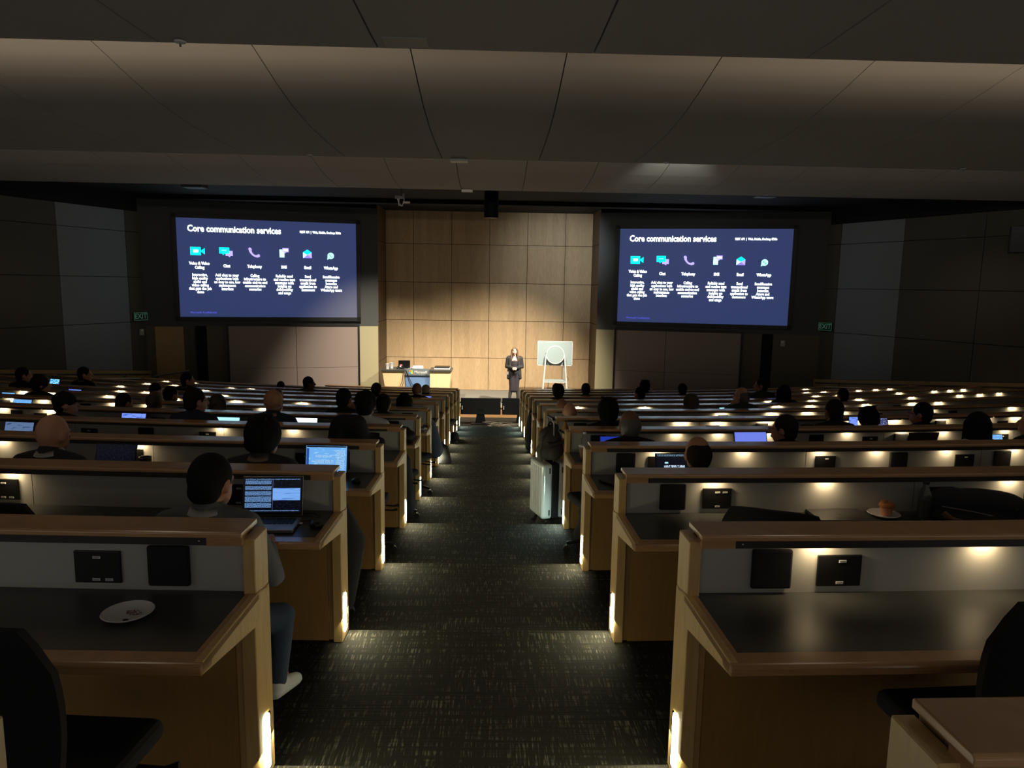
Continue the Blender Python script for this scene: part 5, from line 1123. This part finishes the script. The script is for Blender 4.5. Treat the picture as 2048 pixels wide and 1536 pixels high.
def bottle(lab, n, x, off, h, r, mat, capm='black', z=None, liquid=None):
    p, a = desk_at(n, x, off); t = thing('drink_bottle', lab, 'bottle', p)
    MB().lathe([(r * .9, 0), (r, .01), (r, h * .62), (r * .93, h * .70), (r * .45, h * .86), (r * .42, h * .93)], n=20).build('bottle_body', M[mat], t, local=True, smooth=True)
    MB().lathe([(r * .47, h * .93), (r * .47, h), (0, h)], n=16).build('bottle_cap', M[capm], t, local=True)
    if liquid: MB().lathe([(r * .8, .008), (r * .9, .015), (r * .9, h * liquid), (0, h * liquid)], n=20).build('drink', pmat('dark_drink', (.03, .012, .006), .2), t, local=True)
bottle('dark plastic bottle standing left of the navy duffel bag', 2, 2.40, -.26, .215, .034, 'clear', liquid=.55)
bottle('clear empty water bottle beside a white lidded cup, fourth row right', 4, .905, -.25, .22, .033, 'clear', 'white')
M['orange'] = pmat('orange_plastic', (.42, .19, .04), .35)
bottle('orange bottle with black cap on the fifth row end, right of the aisle', 5, .865, -.30, .235, .033, 'orange')
cup('coffee_cup', 'brown coffee cup with white lid on the fourth row end, right', desk_at(4, .875, -.40)[0], .12, .03, .042, 'kraft', 'white')
cup('plastic_cup', 'grey frosted cup left of the twin pale cups in the far right rows', desk_at(11, 1.86, -.25)[0], .17, .035, .05, 'greycup', group='far cups')
cup('plastic_cup', 'clear pale cup right of the frosted cup in the far right rows', desk_at(11, 2.0, -.25)[0], .15, .035, .05, 'clear', group='far cups')
cup('plastic_cup', 'clear cup with brown drink on the sixth row end, left of the aisle', desk_at(6, -.86, -.35)[0], .13, .035, .045, 'clear', band='kraft')
cup('plastic_cup', 'tall clear cup glinting on the seventh row end, left of the aisle', desk_at(7, -.86, -.35)[0], .16, .03, .04, 'clear')
t = thing('napkin', 'crumpled white napkin on the sixth row end, left of the aisle', 'napkin', desk_at(6, -.80, -.42)[0]); child('paper', blob('napkin', [('c', (-.03, 0, .012), (.03, .01, .02), .01, .012), ('c', (0, -.02, .01), (.01, .02, .035), .009, .006)], .004, 2), M['white'], t)
t = thing('pastry', 'small pale pastry on a napkin, sixth row end right of the aisle', 'pastry', desk_at(6, .84, -.33)[0]); MB().ell((0, 0, .02), (.03, .022, .02)).build('bun', pmat('pastry', (.45, .32, .22), .8), t, local=True); MB().box((0, 0, .001), (.09, .08, .002)).build('paper', M['white'], t, local=True)
def mouse(lab, n, x, off, rz=0):
    p, a = desk_at(n, x, off); t = thing('computer_mouse', lab, 'mouse', p, rz); child('mouse_shell', blob('mouse', [('e', (0, 0, .014), (.032, .052, .022)), ('e', (0, -.02, .012), (.034, .03, .024))], .004, 3), M['black'], t); MB().cyl((-.003, .028, .030), (.003, .028, .030), .008).build('scroll_wheel', M['metal'], t, local=True)
mouse('black mouse beside the silver laptop, left foreground', 2, -.825, -.36, radians(20)); mouse('black mouse alone on the third row end, left', 3, -.88, -.37)
p, a = desk_at(2, -.9, -.3)
mb = MB(); mb.tube([p + V(q) for q in ((-.03, .12, .004), (.02, .12, .006), (.06, .08, .004), (.055, .02, .004), (.0, .0, .004), (-.02, -.02, .005))], .0028, 6); tag(mb.build('cable', M['black']), 'thin black cable looping from the silver laptop to the mouse', 'cable')
t = thing('usb_adapter', 'small white adapter dongle on the left foreground desk', 'adapter', p + V((-.03, -.05, 0)), radians(-20)); MB().box((0, 0, .005), (.014, .05, .009)).build('adapter_body', M['white'], t, local=True, bevel=.003); MB().box((.012, .02, .005), (.022, .01, .008)).build('plug', M['white'], t, local=True)
cup('mug', 'black mug beside the dark laptop, third row left', desk_at(3, -2.43, -.24)[0], .115, .036, .042, 'black', cat='mug')
t = thing('notebook', 'open pale notebook right of the black mug, third row left', 'notebook', desk_at(3, -2.30, -.26)[0]); MB().box((0, 0, .012), (.15, .2, .022)).build('pages', pmat('cream_pages', (.5, .38, .26), .8), t, local=True, bevel=.003); MB().box((0, 0, .0), (.16, .21, .004)).build('cover', M['kraft'], t, local=True)
t = thing('notebook', 'thin black folder at the third row end, right', 'folder', desk_at(3, .95, -.35)[0], radians(35)); MB().box((0, 0, .006), (.16, .22, .010)).build('pages', M['black'], t, local=True, bevel=.002); MB().box((0, 0, .0125), (.165, .225, .003)).build('cover', M['black'], t, local=True)
p, a = desk_at(5, -.88, -.36); t = thing('shoulder_bag', 'black bag with a pale patch slumped on the fifth row end, left', 'bag', p); child('bag_body', blob('bag', [('e', (0, 0, .06), (.12, .14, .06)), ('e', (-.03, .04, .10), (.09, .08, .05))], .01, 4), BKC, t); MB().box((-.03, -.10, .085), (.05, .02, .02), rz=.3).build('patch', M['label'], t, local=True)
t = thing('phone', 'white phone edge glowing on the third to fourth row desk, left of the aisle', 'phone', desk_at(5, -1.02, -.3)[0]); MB().box((0, 0, .005), (.12, .06, .008)).build('case', M['white'], t, local=True, bevel=.003); MB().box((0, 0, .0095), (.11, .05, .001)).build('display', emat('phone_glow', (.9, .8, .7), .8), t, local=True)

# white suitcase with a backpack on top
t = thing('suitcase', 'white hard shell suitcase standing on a step right of the aisle', 'suitcase', (.665, 7.16, Zn(5)), radians(108))
WS = pmat('white_polycarbonate', (.62, .66, .62), .3, coat=.3)
for s, nm in ((-1, 'shell_half'), (1, 'shell_half')): MB().box((0, s * .093, .36), (.36, .115, .58)).build(nm, WS, t, local=True, bevel=.03, seg=4)
MB().box((0, 0, .36), (.35, .075, .57)).build('zip_gusset', M['blackfab'], t, local=True, bevel=.01)
for s in (-1, 1):
    for z in (.14, .58): MB().box((-.181, s * .07, z), (.008, .014, .06)).build('bumper', M['black'], t, local=True, bevel=.003)
    for x in (-.13, .13): MB().cyl((x, s * .09 - .012, .03), (x, s * .09 + .012, .03), .028).build('wheel', M['black'], t, local=True); 
for i in range(5):
    for yy in (-.152, .152): MB().box((-.15 + .06 * i + .03, yy, .36), (.012, .006, .48)).build('shell_rib', WS, t, local=True, bevel=.002)
for x in (-.09, .09): MB().cyl((x, .0, .64), (x, .0, 1.08), .008).build('handle_tube', M['steel'], t, local=True)
MB().tube([(-.09, 0, 1.08), (-.07, 0, 1.1), (.07, 0, 1.1), (.09, 0, 1.08)], .014).build('handle_grip', M['black'], t, local=True); MB().box((.182, 0, .40), (.012, .02, .16)).build('side_handle', M['black'], t, local=True, bevel=.004)
t = thing('backpack', 'olive grey backpack strapped on top of the white suitcase', 'backpack', (.66, 7.14, Zn(5) + .655), radians(40))
OG = cloth('olive_canvas', (.075, .065, .045))
child('bag_body', blob('backpack', [('e', (0, 0, .11), (.17, .11, .11)), ('e', (0, 0, .22), (.14, .09, .11)), ('e', (0, -.07, .10), (.12, .07, .09)), ('c', (-.08, 0, .28), (.06, .0, .33), .06, .05)], .011, 4), OG, t)
MB().box((0, -.06, .20), (.22, .10, .03), M=Matrix.Rotation(.35, 3, 'X')).build('flap', OG, t, local=True, bevel=.02)
for s in (-1, 1): MB().tube([(s * .09, -.05, .31), (s * .17, -.07, .26), (s * .20, -.06, .12), (s * .16, -.05, .02)], .012, 6).build('strap', OG, t, local=True)
MB().tube([(-.03, 0, .36), (0, 0, .40), (.05, 0, .36)], .01, 6).build('top_loop', M['black'], t, local=True)
# bags on the aisle floor, left
t = thing('backpack', 'black backpack leaning at the desk end left of the aisle, eighth row', 'backpack', (-.70, 10.75, Zn(8)), radians(20)); child('bag_body', blob('backpack', [('e', (0, 0, .22), (.13, .11, .22)), ('e', (.02, -.06, .18), (.11, .07, .15)), ('e', (0, 0, .38), (.09, .08, .08))], .012, 4), BKC, t); MB().tube([(0, 0, .44), (0, .03, .48), (0, .06, .44)], .008).build('top_loop', M['black'], t, local=True)
t = thing('backpack', 'small black bag on the floor by the tenth row end, left of the aisle', 'backpack', (-.72, 14.6, Zn(11)), 0); child('bag_body', blob('backpack', [('e', (0, 0, .16), (.10, .09, .16))], .012, 4), BKC, t); MB().tube([(0, 0, .31), (0, .03, .35), (0, .06, .31)], .008).build('top_loop', M['black'], t, local=True)
